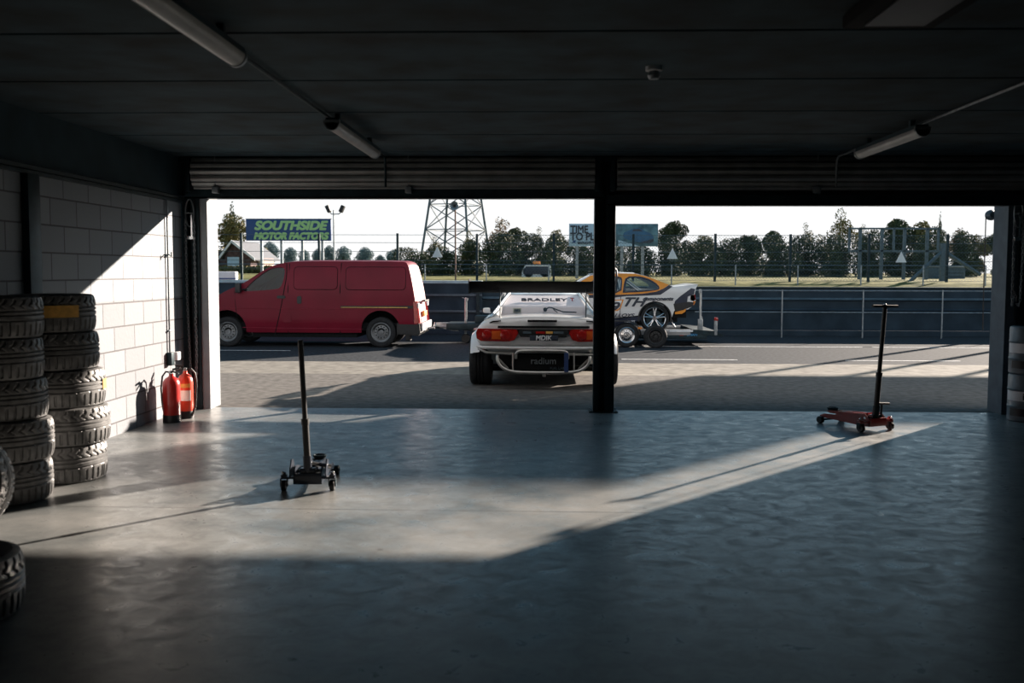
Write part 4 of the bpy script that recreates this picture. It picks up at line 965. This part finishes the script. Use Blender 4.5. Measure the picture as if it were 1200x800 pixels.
# deck: spoiler lip, brake light slot, hatch pins
MB().box(-.21, .175, -.735, -.70, .895, .925, .006).build('brake_light_slot', M['blackm'], dc)
for s_ in (-1, 1):
    MB().tube([(s_*.56, -.70, .91), (s_*.66, -.68, .90), (s_*.74, -.64, .865)], .010, 6).build('hatch_strap', M['blackm'], dc)
    # tail lamps
    out = [(s_*.30, .80), (s_*.86, .81), (s_*.885, .76), (s_*.875, .68), (s_*.82, .645), (s_*.45, .64), (s_*.38, .66)]
    tl = MB().prism(out, -.735, -.66, 'y', .008).build('tail_lamp', M['lamp'], dc)
    for cx_ in (.74, .50): MB().lathe([(0, -.75), (.05, -.75), (.065, -.742), (.068, -.73), (.068, -.70)], (s_*cx_, 0, .725), 'y', 20).build('round_lens', M['lamp'], tl)
    MB().box(min(s_*.56, s_*.68), max(s_*.56, s_*.68), -.741, -.733, .67, .78, .002).build('indicator_lens', mat('orange_lens', (.6, .1, .02), .2), tl)
# rear centre panel
MB().prism([(-.36, .80), (.36, .80), (.30, .70), (-.30, .70)], -.735, -.70, 'y', .004).build('garnish_panel', M['black'], dc)
MB().box(-.60, .60, -.722, -.70, .815, .845, .004).build('deck_shadow_gap', M['blackm'], dc)
for x0_, x1_, m_ in ((-.27, -.16, M['post']), (-.10, .02, M['lamp']), (.03, .12, M['yellow']), (.13, .26, M['post'])): MB().box(x0_, x1_, -.742, -.736, .745, .775).build('sponsor_sticker', m_, dc)
MB().box(-.18, .19, -.775, -.76, .655, .725, .004).build('number_plate', M['ink'], dc)
text('plate_lettering', 'MDIK', .085, (.0, -.778, .69), M['paper'], dc, world=False, off=.002, shear=.1)
# bumper: lower skin edge, tubes, cooler
MB().tube([(-.87, -.66, .575), (-.80, -.72, .560), (-.4, -.74, .555), (.4, -.74, .555), (.80, -.72, .560), (.87, -.66, .575)], .022, 8).build('bumper_lip', M['white'], dc)
M['tube'] = mat('silver_tube', (.40, .39, .37), .3, .5, var=.1, coat=.4)
top_bar = [(-.36, -.72, .42), (-.36, -.745, .48), (-.33, -.76, .515), (-.26, -.765, .525), (.22, -.765, .525), (.29, -.76, .515), (.32, -.745, .48), (.32, -.72, .42)]
MB().tube(smooth3(top_bar), .02, 10).build('tow_bar_hoop', M['tube'], dc)
MB().tube([(-.86, -.60, .535), (-.75, -.70, .495), (-.36, -.73, .475)], .017, 8).tube([(.32, -.73, .475), (.75, -.70, .47), (.86, -.60, .50)], .017, 8).build('side_bar', M['tube'], dc)
low = [(-.60, -.68, .47), (-.61, -.72, .40), (-.56, -.74, .31), (-.46, -.75, .255), (-.3, -.755, .235), (.3, -.755, .235), (.46, -.75, .255), (.56, -.74, .31), (.61, -.72, .40), (.60, -.68, .47)]
MB().tube(smooth3(low), .021, 10).build('lower_hoop', M['tube'], dc)
for s_ in (-1, 1):
    MB().tube([(s_*.40, -.74, .50), (s_*.40, -.74, .26)], .011, 8).build('upright_tube', M['tube'], dc)
    MB().tube([(s_*.60, -.70, .42), (s_*.46, -.72, .28)], .014, 8).build('diagonal_tube', M['tube'], dc)
MB().box(-.385, .30, -.72, -.64, .265, .45, .01).build('cooler_core', M['blackm'], dc)
text('cooler_lettering', 'radium', .12, (-.0, -.724, .385), M['galv'], dc, world=False, off=.001)
text('cooler_lettering', 'FUEL LAB', .045, (.18, -.724, .29), M['post'], dc, world=False)
MB().box(.27, .325, -.80, -.775, .25, .50, .006).build('tow_strap', M['blue'], dc)
MB().box(-.015, .03, -.78, -.74, .185, .235, .004).build('tow_eye', M['tube'], dc)
# wing
WZ, WYc = 1.355, -.55
af = [(.22, -.07), (.18, -.085), (.06, -.07), (-.06, -.02), (-.17, .06), (-.175, .072), (-.05, .02), (.06, -.02), (.16, -.045), (.22, -.05)]
w_ = MB().prism([(WYc+u_, WZ+v_) for u_, v_ in [(a_, b_) for a_, b_ in af]], -.98, .88, 'x')
w_.build('wing_blade', M['blackm'], dc)
for s_, xx in ((-1, -.98), (1, .88)): MB().prism([(WYc-.20, WZ-.09), (WYc+.20, WZ-.09), (WYc+.22, WZ+.06), (WYc+.12, WZ+.10), (WYc-.2, WZ+.10)], xx-.004, xx+.004, 'x').build('wing_end_plate', M['blackm'], dc)
for xx in (-.58, .56): MB().prism([(WYc-.06, WZ), (WYc+.06, WZ), (WYc+.20, .98), (WYc+.02, .92)], xx-.005, xx+.005, 'x').build('wing_upright', M['steel'], dc)
MB().prism([(-.24, 1.24+.02), (-.22, 1.26), (-.20, 1.24)], .52, .56, 'y').build('roof_strip', M['blackm'], dc)
# roll cage + seat inside
MB().tube([(-.52, 1.0, .3), (-.50, 1.0, 1.18), (.50, 1.0, 1.18), (.52, 1.0, .3)], .02, 8).build('roll_cage', M['alu'], dc)

# ================================================================== background
# mesh fence along the bank
FY = 45.0
fn = thing('mesh_fence', 'tall wire mesh fence on posts along the grass bank', 'fence', (0, FY, 1.15))
xs = [at(p_, 300, FY)[0] for p_ in (190, 283, 374, 466, 559, 649, 742, 838, 926, 1018, 1110, 1202)]
for k, xx in enumerate(xs):
    MB().box(xx-.05, xx+.05, FY-.05, FY+.05, .9, 3.25+(.02 if k % 2 else 0)).build('fence_post', M['steel'], fn, True)
mb = MB()
for zz in (3.2, 2.85, 2.45, 2.05, 1.7): mb.tube([(xs[0], FY, zz), (xs[-1], FY, zz)], .010, 4)
mb.build('strand_wires', M['post'], fn, True)
H0, H1 = 1.2, 3.2
mb = MB()
x = xs[4]
while x < xs[-1]:
    for s_ in (-1, 1):
        xa, xb = (x, x+2.0) if s_ > 0 else (x+2.0, x)
        mb.tube([(xa, FY+.01*s_, H0), (xb, FY+.01*s_, H1)], .004, 3, caps=False)
    x += .14
mb.build('chain_link_mesh', M['post'], fn, True)['kind'] = 'stuff'
lf = thing('low_fence', 'low post and rail mesh fence in front of the tall one', 'fence', (0, 43, 1.1))
xs2 = [at(p_, 320, 43)[0] for p_ in (209, 252, 325, 398, 498, 570, 643, 714, 787, 862, 935, 1009, 1082, 1155)]
for xx in xs2: MB().tube([(xx, 43, .85), (xx, 43, 1.88)], .03, 6).build('fence_post', M['galv'], lf, True)
MB().tube([(xs2[0], 43, 1.86), (xs2[-1], 43, 1.86)], .022, 6).build('top_rail', M['post'], lf, True)
mb = MB()
for zz in (1.2, 1.42, 1.64): mb.tube([(xs2[0], 43, zz), (xs2[-1], 43, zz)], .006, 4)
mb.build('wires', M['post'], lf, True)

# billboard 1
BY = 50.0
def B(px_, py_, Y=BY): return at(px_, py_, Y)
bb = thing('billboard', 'blue advertising billboard with green lettering on posts above the red van', 'billboard', (B(338, 0)[0], BY, 1.2))
x0, z1 = B(288, 257); x1, z0 = B(388, 282)
MB().box(x0, x1, BY, BY+.12, z0, z1, .01).build('sign_board', M['signblue'], bb, True)
MB().box(x0-.02, x1+.02, BY+.02, BY+.16, z1, z1+.04).build('frame', M['steel'], bb, True)
h = z1-z0
for s_, sz, py_, wpx in (('SOUTHSIDE', .60, 264.3, 88), ('MOTOR FACTORS', .44, 276.3, 90)):
    o = text('sign_lettering', s_, sz, (0, 0, 0), M['signgreen'], None, shear=.25, off=.026, ext=.008, world=False)
    xsv = [v.co.x for v in o.data.vertices]; wd = max(xsv)-min(xsv); tgt = B(300+wpx, 0)[0]-B(300, 0)[0]; k = tgt/wd; mid = (max(xsv)+min(xsv))/2
    o.data.transform(Matrix.Translation((B(338, 0)[0]-bb.location.x, -.012, B(0, py_)[1]-bb.location.z)) @ Matrix.Diagonal((k, 1, 1, 1)) @ Matrix.Translation((-mid, 0, 0))); o.parent = bb
for p_ in (301, 325, 350, 374): xx = B(p_, 0)[0]; MB().box(xx-.06, xx+.06, BY+.12, BY+.24, 1.0, z1-.1).build('sign_post', M['galv'], bb, True)
# billboard 2
bb = thing('billboard', 'pale advertising billboard with a picture of a blue car behind the centre post', 'billboard', (B(719, 0)[0], BY, 1.2))
x0, z1 = B(667, 262); x1, z0 = B(771, 288.6); xm = B(724, 0)[0]
MB().box(x0, xm, BY, BY+.12, z0, z1, .005).build('text_panel', M['boardpale'], bb, True)
MB().box(xm, x1, BY, BY+.12, z0, z1, .005).build('picture_panel', mat('picture_ground', (.07, .16, .20), .5, var=.6, scale=2.5, col2=(.02, .06, .09)), bb, True)
for s_, sz, py_, px0, wpx in (('TIME', .52, 268.4, 670, 21), ('TO PLAY', .52, 276.6, 670, 42), ('BROUGHT TO YOU', .19, 283.6, 679, 30)):
    o = text('sign_lettering', s_, sz, (0, 0, 0), M['ink'], None, off=.015 if sz > .3 else .005, ext=.006, world=False, align='LEFT')
    xsv = [v.co.x for v in o.data.vertices]; wd = max(xsv)-min(xsv); k = (B(300+wpx, 0)[0]-B(300, 0)[0])/wd
    o.data.transform(Matrix.Translation((B(px0, 0)[0]-bb.location.x, -.01, B(0, py_)[1]-bb.location.z)) @ Matrix.Diagonal((k, 1, 1, 1)) @ Matrix.Translation((-min(xsv), 0, 0))); o.parent = bb
MB().prism([B(670, 284.8), B(673.5, 284.8), B(675.5, 281.5), B(672, 281.5)], BY-.012, BY, 'y').build('sign_logo', M['signblue'], bb, True)
pc = [B(730, 277), B(731, 272), B(737, 270.5), B(741, 267.5), B(749, 267), B(755, 270.5), B(763, 273.5), B(766, 277), B(766, 283), B(760, 285.5), B(746, 283.5), B(733, 280)]
MB().prism(smoothpoly(pc+[pc[0]], 1)[:-1], BY-.012, BY, 'y').build('printed_car', mat('print_blue', (.01, .10, .22), .4), bb, True)
MB().prism([B(740.5, 270.8), B(743, 268.3), B(749, 268), B(753, 271)], BY-.018, BY-.012, 'y').build('printed_window', M['ink'], bb, True)
MB().prism([B(742, 283.2), B(750, 284), B(766, 279.5), B(766, 283), B(760, 285.5)], BY-.018, BY-.012, 'y').build('printed_shadow', M['ink'], bb, True)
MB().prism([B(724.5, 281), B(745, 287), B(750, 288.4), B(724.5, 288.4)], BY-.012, BY, 'y').build('printed_road', M['boardpale'], bb, True)
for p_ in (678.5, 732, 757): xx = B(p_, 0)[0]; MB().box(xx-.07, xx+.07, BY+.12, BY+.26, 1.0, z1-.1).build('sign_post', M['galv'], bb, True)
# empty billboard frame at the right
bf = thing('empty_billboard', 'empty steel billboard frame on posts at the right of the bank', 'frame', (B(1056, 0)[0], BY, 1.2))
for p_ in (1003, 1109, 1056): xx = B(p_, 0)[0]; MB().box(xx-.05, xx+.05, BY, BY+.1, B(0, 291)[1], B(0, 266.5)[1]).build('frame_upright', M['post'], bf, True)
for p_ in (1016, 1042, 1069, 1096): xx = B(p_, 0)[0]; MB().box(xx-.07, xx+.07, BY, BY+.14, 1.0, B(0, 266.5)[1]).build('frame_post', M['post'], bf, True)
for q_ in (266.5, 292): zz = B(0, q_)[1]; MB().box(B(1002, 0)[0], B(1111, 0)[0], BY, BY+.08, zz-.04, zz+.04).build('frame_rail', M['post'], bf, True)
gy = 47.0
gp = thing('steel_gantry', 'blue-grey steel post with diagonal braces in front of the tree line at the right', 'post', (at(1116, 0, gy)[0], gy, 1.2))
xx = at(1116, 0, gy)[0]; zt = at(0, 283, gy)[1]
MB().box(xx-.12, xx+.12, gy, gy+.2, 1.0, zt).build('mast', M['post'], gp, True)
for p_, q_ in ((1066, 331), (1150, 322)): e = at(p_, q_, gy); MB().tube([(xx, gy+.1, zt-.35), (e[0], gy+.1, e[1])], .09, 6).build('brace', M['post'], gp, True)
# grey cabin
q0, q1 = at(1100, 313, 53), at(1131, 330, 53)
cb = thing('equipment_cabinet', 'small blue-grey cabin among the trees near the right jamb', 'cabin', ((q0[0]+q1[0])/2, 54, 1.2))
MB().box(q0[0], q1[0], 53, 55, 1.1, q0[1], .03).build('cabin_body', M['post'], cb, True)
MB().box(q0[0]-.05, q1[0]+.05, 52.9, 55.1, q0[1], q0[1]+.06, .01).build('cabin_roof', M['galv'], cb, True)
for k in range(4): MB().box(q0[0]+.1, q1[0]-.1, 52.985, 53.0, 1.35+k*.18, 1.38+k*.18).build('rib', M['steel'], cb, True)
# warning triangles on the fence
for px_, py_, lab in ((788, 297, 'white triangular warning sign on the fence right of the pale billboard'), (1056, 301, 'white triangular warning sign on the fence below the empty billboard frame'), (512.5, 295, 'pale triangular warning sign on the fence in front of the lattice mast')):
    cx, cz = at(px_, py_, FY-.1); r_ = .24
    t = thing('warning_sign', lab, 'sign', (cx, FY-.1, cz-.2), group=None)
    MB().prism([(cx-r_, cz-r_), (cx+r_, cz-r_), (cx, cz+r_)], FY-.12, FY-.10, 'y', .003).build('sign_plate', M['paper'], t, True)
    MB().box(cx-.01, cx+.01, FY-.1, FY-.02, cz-.2, cz-.18).build('fixing_clip', M['steel'], t, True)
# floodlight mast
x_, z_ = at(391, 246, 47)
fl = thing('floodlight_mast', 'slim mast with two floodlights right of the blue billboard', 'floodlight', (x_, 47, 1.2))
MB().tube([(x_, 47, 1.0), (x_, 47, z_)], [.05, .035], 8).build('mast', M['galv'], fl, True)
xa, xb = at(381, 0, 47)[0], at(397, 0, 47)[0]; zb_ = at(0, 250.5, 47)[1]
MB().tube([(xa+.08, 47, zb_+.12), (xa+.2, 47, zb_), (xb-.1, 47, zb_), (xb+.02, 47, zb_+.1)], .025, 6).build('cross_arm', M['galv'], fl, True)
for xx, s_ in ((xa+.05, -1), (xb+.06, 1)):
    MB().box(-.09, .09, -.15, .15, -.17, .17, .03).xf(Matrix.Translation((xx, 47, zb_+.24)) @ Matrix.Rotation(s_*R(25), 4, 'Y')).build('lamp_head', M['black'], fl, True)
# loudspeaker pole
x_, z_ = at(532.5, 241, 44)
sp = thing('loudspeaker_pole', 'round grey horn loudspeaker on a thin pole in front of the lattice mast', 'loudspeaker', (x_, 44, 1.15))
MB().tube([(x_+.03, 44.2, .95), (x_+.02, 44.2, z_)], .035, 8).build('pole', mat('rusty_pole', (.22, .13, .10), .8), sp, True)
MB().lathe([(.03, .30), (.05, .14), (.12, .04), (.19, 0), (.195, .015), (.13, .06), (.07, .16), (.05, .3)], (x_, 43.95, z_), 'y', 26).build('horn', M['galv'], sp, True)
MB().lathe([(0, .12), (.05, .14), (.05, .34), (0, .36)], (x_, 43.95, z_), 'y', 14).build('driver', M['black'], sp, True)
# lattice mast
ly = 88.0; lx = at(534, 0, ly)[0]
la = thing('lattice_mast', 'tall steel lattice tower rising out of view beyond the fence', 'tower', (lx, ly, 1.3))
def leg(k, z):
    f_ = 1-(z-1.3)/21.0; a_, b_ = 3.15*f_, 1.45*f_
    c_ = [(-a_, -b_), (b_, -a_), (a_, b_), (-b_, a_)][k]; return (lx+c_[0], ly+c_[1], z)
for k in range(4): MB().tube([leg(k, 1.2), leg(k, 15)], .11, 6).build('leg', M['post'], la, True)
lv = [1.3, 2.9, 5.2, 7.4, 9.4, 11.2, 12.8]
for a_, b_ in zip(lv, lv[1:]):
    for k in range(4):
        MB().tube([leg(k, a_), leg((k+1) % 4, b_)], .05, 5).tube([leg((k+1) % 4, a_), leg(k, b_)], .05, 5).tube([leg(k, b_), leg((k+1) % 4, b_)], .04, 5).build('cross_brace', M['post'], la, True)
# maintenance truck cab behind the bank
qy = 56
x0, z1 = at(612, 309.5, qy); x1, z0 = at(646, 325, qy)
tk = thing('service_truck', 'white truck cab with an orange beacon half hidden behind the bank', 'truck', ((x0+x1)/2, qy+1, 1.2))
prf = [(x0-.05, z0-.4), (x0-.02, z1-.45), (x0+.14, z1-.08), (x0+.25, z1), (x1-.12, z1), (x1-.02, z1-.1), (x1+.03, z0-.4)]
MB().prism(prf, qy, qy+1.8, 'y', .05).build('cab_body', M['white'], tk, True)
MB().prism([(x0+.06, z1-.55), (x0+.2, z1-.12), (x1-.18, z1-.12), (x1-.16, z1-.55)], qy-.02, qy+.01, 'y', .004).build('cab_window', M['navy'], tk, True)
xm_ = at(630, 0, qy)[0]; MB().box(xm_-.2, xm_+.22, qy+.5, qy+.8, z1, z1+.18, .03).build('beacon', M['amber'], tk, True)
for cx_ in (x0+.35, x1-.35): MB().lathe([(0, -.1), (.3, -.1), (.33, 0), (.3, .1), (0, .1)], (cx_, qy+.1, 1.55), 'y', 16).build('wheel', M['black'], tk, True)
# brick gable house
hy = 105.0
def Hh(a, b): return at(a, b, hy)
hs = thing('brick_house', 'small brick gabled house behind the fence at the left', 'house', (Hh(277, 0)[0], hy+4, 1.4))
gx0, gx1 = Hh(257, 0)[0], Hh(290, 0)[0]; ap = Hh(273, 284); ev = Hh(0, 299)[1]
M['brick'] = mat('dark_brick', (.10, .06, .06), .9, var=.3, scale=3); M['rooft'] = mat('roof_slate', (.17, .18, .20), .9, var=.1, spec=.1)
MB().prism([(gx0+.1, .8), (gx0+.1, ev), (ap[0], ap[1]-.2), (gx1-.1, ev), (gx1-.1, .8)], hy, hy+9, 'y').build('gable_wall', M['brick'], hs, True)
for s_, e in ((-1, (gx0-.35, ev-.35)), (1, (gx1+.5, ev-.5))):
    MB().prism([ap, (ap[0], ap[1]+.22), (e[0], e[1]+.22), e], hy-.5, hy+9.4, 'y').build('roof_slope', M['rooft'], hs, True)
    MB().prism([(ap[0], ap[1]-.05), (ap[0], ap[1]+.26), (e[0], e[1]+.26), (e[0], e[1]-.05)], hy-.6, hy-.5, 'y').build('barge_board', M['paper'], hs, True)
a, b = Hh(266.5, 301), Hh(280.5, 318); MB().box(a[0], b[0], hy-.06, hy, b[1], a[1]).build('garage_door', M['boardpale'], hs, True)
a, b = Hh(290, 302), Hh(300, 318); MB().box(a[0], b[0], hy+3, hy+7, .8, a[1]).build('side_wing', mat('pink_brick', (.5, .33, .28), .9), hs, True)
a, b = Hh(293.5, 305), Hh(296.5, 312); MB().box(a[0], b[0], hy+2.95, hy+3.0, b[1], a[1]).build('wing_window', M['paper'], hs, True)
h2 = thing('brick_house', 'second gabled house mostly hidden at the left jamb', 'house', (Hh(245, 0)[0], hy+18, 1.4))
ap2 = Hh(252, 290); MB().prism([(ap2[0]-3, .8), (ap2[0]-3, ev+.6), (ap2[0], ap2[1]-.1), (ap2[0]+.5, ev+.2), (ap2[0]+.5, .8)], hy+10, hy+13, 'y').build('wall', M['brick'], h2, True)
MB().prism([ap2, (ap2[0], ap2[1]+.2), (ap2[0]+1.0, ev-.1), (ap2[0]+1.0, ev-.3)], hy+9.7, hy+13.3, 'y').prism([ap2, (ap2[0], ap2[1]+.2), (ap2[0]-3.3, ev+.4), (ap2[0]-3.3, ev+.2)], hy+9.7, hy+13.3, 'y').build('roof', M['rooft'], h2, True)
# hedge in front of the house
def leaf_cloud(name, blobs, n, size, m, parent=None, seed=1):
    rnd = random.Random(seed); vs = []; fs = []
    tot = sum(b_[3]*b_[4]*b_[5] for b_ in blobs)
    for (cx, cy, cz, a_, b_, c_) in blobs:
        k = max(8, int(n*(a_*b_*c_)/tot))
        for _ in range(k):
            while True:
                p = Vector((rnd.uniform(-1, 1), rnd.uniform(-1, 1), rnd.uniform(-1, 1)))
                if p.length <= 1: break
            p = p*(p.length**-.35 if p.length > .05 else 1)
            p = Vector((cx+p.x*a_, cy+p.y*b_, cz+p.z*c_))
            d = Vector((rnd.gauss(0, 1), rnd.gauss(0, 1), rnd.gauss(0, 1))).normalized(); u = d.orthogonal().normalized(); v = d.cross(u)
            s_ = size*rnd.uniform(.6, 1.3); i = len(vs)
            vs += [p-u*s_, p+v*s_*.55, p+u*s_, p-v*s_*.55]; fs.append((i, i+1, i+2, i+3))
    me = bpy.data.meshes.new(name); me.from_pydata([tuple(v) for v in vs], [], fs); me.materials.append(m)
    return link(name, me, parent)
hd = leaf_cloud('hedge', [(at(p_, 0, 98)[0], 98, 1.35, 1.3, .6, .75) for p_ in range(225, 345, 12)], 9000, .14, M['leaf2'], seed=3)
tag(hd, 'clipped hedge running in front of the brick house', 'hedge')

# trees: a few kinds, copied
def make_tree(kind, seed, H, W, leafm, dens, lsize, conifer=False, trunk=.3, gap=0):
    rnd = random.Random(seed); t = thing('tree', None, 'tree')
    blobs = []
    if conifer:
        for k in range(9):
            f_ = k/8; blobs.append((rnd.uniform(-.1, .1), 0, H*(.15+.85*f_), W*.5*(1-f_)+.08, W*.5*(1-f_)+.08, H*.07))
    else:
        nb = 16
        for k in range(nb):
            a_ = rnd.uniform(0, 2*math.pi); rr = rnd.uniform(.05, .36)*W; zz = H*rnd.uniform(trunk, .86)
            sh = 1-.55*abs((zz/H-.55)/.45)
            s_ = W*rnd.uniform(.10, .2)
            blobs.append((rr*math.cos(a_)*sh*1.3, rr*math.sin(a_)*sh, zz, s_*1.2, s_, s_*.9))
        blobs.append((0, 0, H*.9, W*.12, W*.12, H*.10))
    leaf_cloud('crown', blobs, dens, lsize, leafm, t, seed)
    mb = MB().tube([(0, 0, -.3), (W*.01, 0, H*.4), (0, 0, H*.85)], [H*.03, H*.022, .02], 7)
    for b_ in blobs[:10]:
        if not conifer: mb.tube([(0, 0, H*rnd.uniform(.2, .5)), (b_[0]*.5, b_[1]*.5, (b_[2]+H*.35)/2), (b_[0], b_[1], b_[2])], [H*.011, H*.007, .012], 5)
    mb.build('trunk', M['bark'], t)
    return t
KN = {}
KN['dense'] = make_tree('dense', 11, 5, 4.6, M['leaf'], 9000, .10, trunk=.12)
KN['airy'] = make_tree('airy', 12, 5, 4.2, M['leaf2'], 3600, .09, trunk=.2)
KN['olive'] = make_tree('olive', 13, 5, 4.0, M['leaf2'], 7000, .10, trunk=.15)
KN['autumn'] = make_tree('autumn', 14, 5, 3.6, M['leaf3'], 2600, .08, trunk=.2)
KN['conifer'] = make_tree('conifer', 15, 5, 2.2, M['leaf'], 5000, .09, conifer=True)
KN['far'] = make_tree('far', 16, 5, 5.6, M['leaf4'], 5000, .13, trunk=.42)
KN['bush'] = make_tree('bush', 17, 5, 8.5, M['leaf'], 9000, .14, trunk=.05)
used = set()
def plant(kind, px_, ptop, Y, wpx, label, group=None, rz=0, zg=1.25):
    src = KN[kind]
    if kind in used: o = dup(src)
    else: o = src; used.add(kind)
    x_, zt_ = at(px_, ptop, Y); H_ = zt_-zg
    w0 = {'dense': 4.6, 'airy': 4.2, 'olive': 4.0, 'autumn': 3.6, 'conifer': 2.2, 'far': 5.6, 'bush': 8.5}[kind]
    W_ = abs(at(px_+wpx/2, 300, Y)[0]-at(px_-wpx/2, 300, Y)[0])
    o.location = (x_, Y, zg); o.scale = (W_/w0, W_/w0, H_/5.0); o.rotation_euler = (0, 0, rz)
    if 'group' in o: del o['group']
    tag(o, label, 'tree', group)
G1 = 'pale round trees on the horizon'; 
plant('olive', 268, 250, 124, 62, 'big olive and brown tree behind the brick house left of the blue billboard', rz=.3)
plant('conifer', 271, 236, 128, 26, 'dark pointed conifer top above the olive tree at the left')
plant('olive', 308, 289, 122, 26, 'small yellowish shrub right of the brick house')
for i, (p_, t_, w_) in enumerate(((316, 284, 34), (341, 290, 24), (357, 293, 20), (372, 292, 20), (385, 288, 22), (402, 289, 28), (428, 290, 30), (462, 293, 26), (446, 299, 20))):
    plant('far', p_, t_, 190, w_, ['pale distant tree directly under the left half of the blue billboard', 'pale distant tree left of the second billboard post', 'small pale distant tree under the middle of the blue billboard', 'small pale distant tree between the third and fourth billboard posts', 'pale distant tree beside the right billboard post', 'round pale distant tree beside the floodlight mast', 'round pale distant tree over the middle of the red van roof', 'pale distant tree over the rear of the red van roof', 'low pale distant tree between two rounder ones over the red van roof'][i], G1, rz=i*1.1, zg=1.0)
bush_lab = ['dark shrub at the left foot of the lattice mast', 'dark shrub inside the lattice mast base', 'dark shrub right of the lattice mast', 'dark shrub left of the service truck', 'dark shrub behind the service truck', 'dark shrub under the left end of the pale billboard', 'dark shrub behind the centre post', 'dark shrub under the right end of the pale billboard', 'dark shrub behind the left warning triangle', 'dark shrub right of the left warning triangle', 'dark shrub above the tail of the coupe', 'dark shrub over the left part of the pipe railing', 'dark shrub over the middle of the pipe railing', 'dark shrub left of the tallest airy tree', 'dark shrub under the tallest airy tree', 'dark shrub behind the left end of the empty billboard frame', 'dark shrub behind the right warning triangle', 'dark shrub behind the right end of the empty billboard frame', 'dark shrub behind the steel gantry post', 'dark shrub right beside the right door jamb']
bx_ = [(483, 290), (520, 288), (552, 282), (583, 272), (615, 274), (648, 276), (681, 278), (715, 279), (750, 282), (784, 279), (818, 280), (850, 280), (882, 276), (914, 275), (948, 276), (982, 276), (1018, 270), (1052, 266), (1090, 266), (1130, 271)]
for i, (p_, t_) in enumerate(bx_): plant('bush', p_, t_, 62+(i*7) % 5, 58, bush_lab[i], 'dark shrubs along the bank', rz=i*.9)
for kind, p_, t_, Y_, w_, lab in (
    ('airy', 508, 275, 66, 30, 'thin leafy tree seen through the left side of the lattice mast'),
    ('airy', 549, 270, 66, 30, 'thin leafy tree seen through the right side of the lattice mast'),
    ('autumn', 585, 253, 64, 44, 'sparse reddish tree right of the lattice mast'),
    ('dense', 606, 266, 68, 36, 'dark tree between the reddish tree and the service truck beacon'),
    ('airy', 632, 265, 66, 30, 'light tree directly above the orange beacon'),
    ('olive', 655, 268, 66, 30, 'olive tree at the left edge of the pale billboard'),
    ('dense', 793, 258, 66, 44, 'dense dark tree right of the pale billboard'),
    ('olive', 822, 275, 68, 42, 'olive tree above the tail of the coupe'),
    ('airy', 850, 279, 70, 30, 'low light tree right of the coupe tail'),
    ('dense', 872, 275, 66, 40, 'dark tree left of the middle of the right opening'),
    ('dense', 905, 270, 68, 44, 'rounded dark tree in the middle of the right opening'),
    ('airy', 944, 260, 66, 30, 'slim light tree left of the tallest one'),
    ('airy', 985, 243, 66, 56, 'tallest airy tree, with a pointed crown above the railing'),
    ('airy', 1012, 262, 70, 36, 'airy tree against the left end of the empty billboard frame'),
    ('dense', 1050, 256, 68, 58, 'dense tree behind the empty billboard frame'),
    ('olive', 1082, 258, 66, 56, 'sunny olive tree behind the right end of the empty billboard frame'),
    ('conifer', 1102, 248, 72, 13, 'small pointed conifer rising above the trees at the right'),
    ('autumn', 1125, 266, 66, 40, 'brownish tree right of the steel gantry post'),
    ('olive', 1146, 274, 66, 36, 'olive tree touching the right door jamb'),
    ('dense', 1178, 270, 66, 50, 'dark tree hidden behind the right door jamb')):
    plant(kind, p_, t_, Y_, w_, lab, rz=p_*.13)

# two added boards, unseen right of the view, put up to shade the apron and part of the floor
t = thing('added_shade_board', 'raised added shade board on posts beyond the pit wall, right of the right door jamb', 'billboard', (14.2, 26, 0))
MB().box(11.9, 16.9, 25.95, 26.08, 4.3, 7.4, .01).build('board', M['boardpale'], t, True)
for xx in (12.6, 14.2, 15.8): MB().box(xx-.06, xx+.06, 26.08, 26.2, 0, 7.3).build('board_post', M['galv'], t, True)
t = thing('added_shade_board', 'lower added shade board on posts beyond the pit wall, to the right of the raised one', 'billboard', (18.9, 26, 0))
MB().box(16.92, 22.0, 25.95, 26.08, 4.3, 6.2, .01).build('board', M['boardpale'], t, True)
for xx in (17.2, 19.2, 21.3): MB().box(xx-.06, xx+.06, 26.08, 26.2, 0, 5.6).build('board_post', M['galv'], t, True)
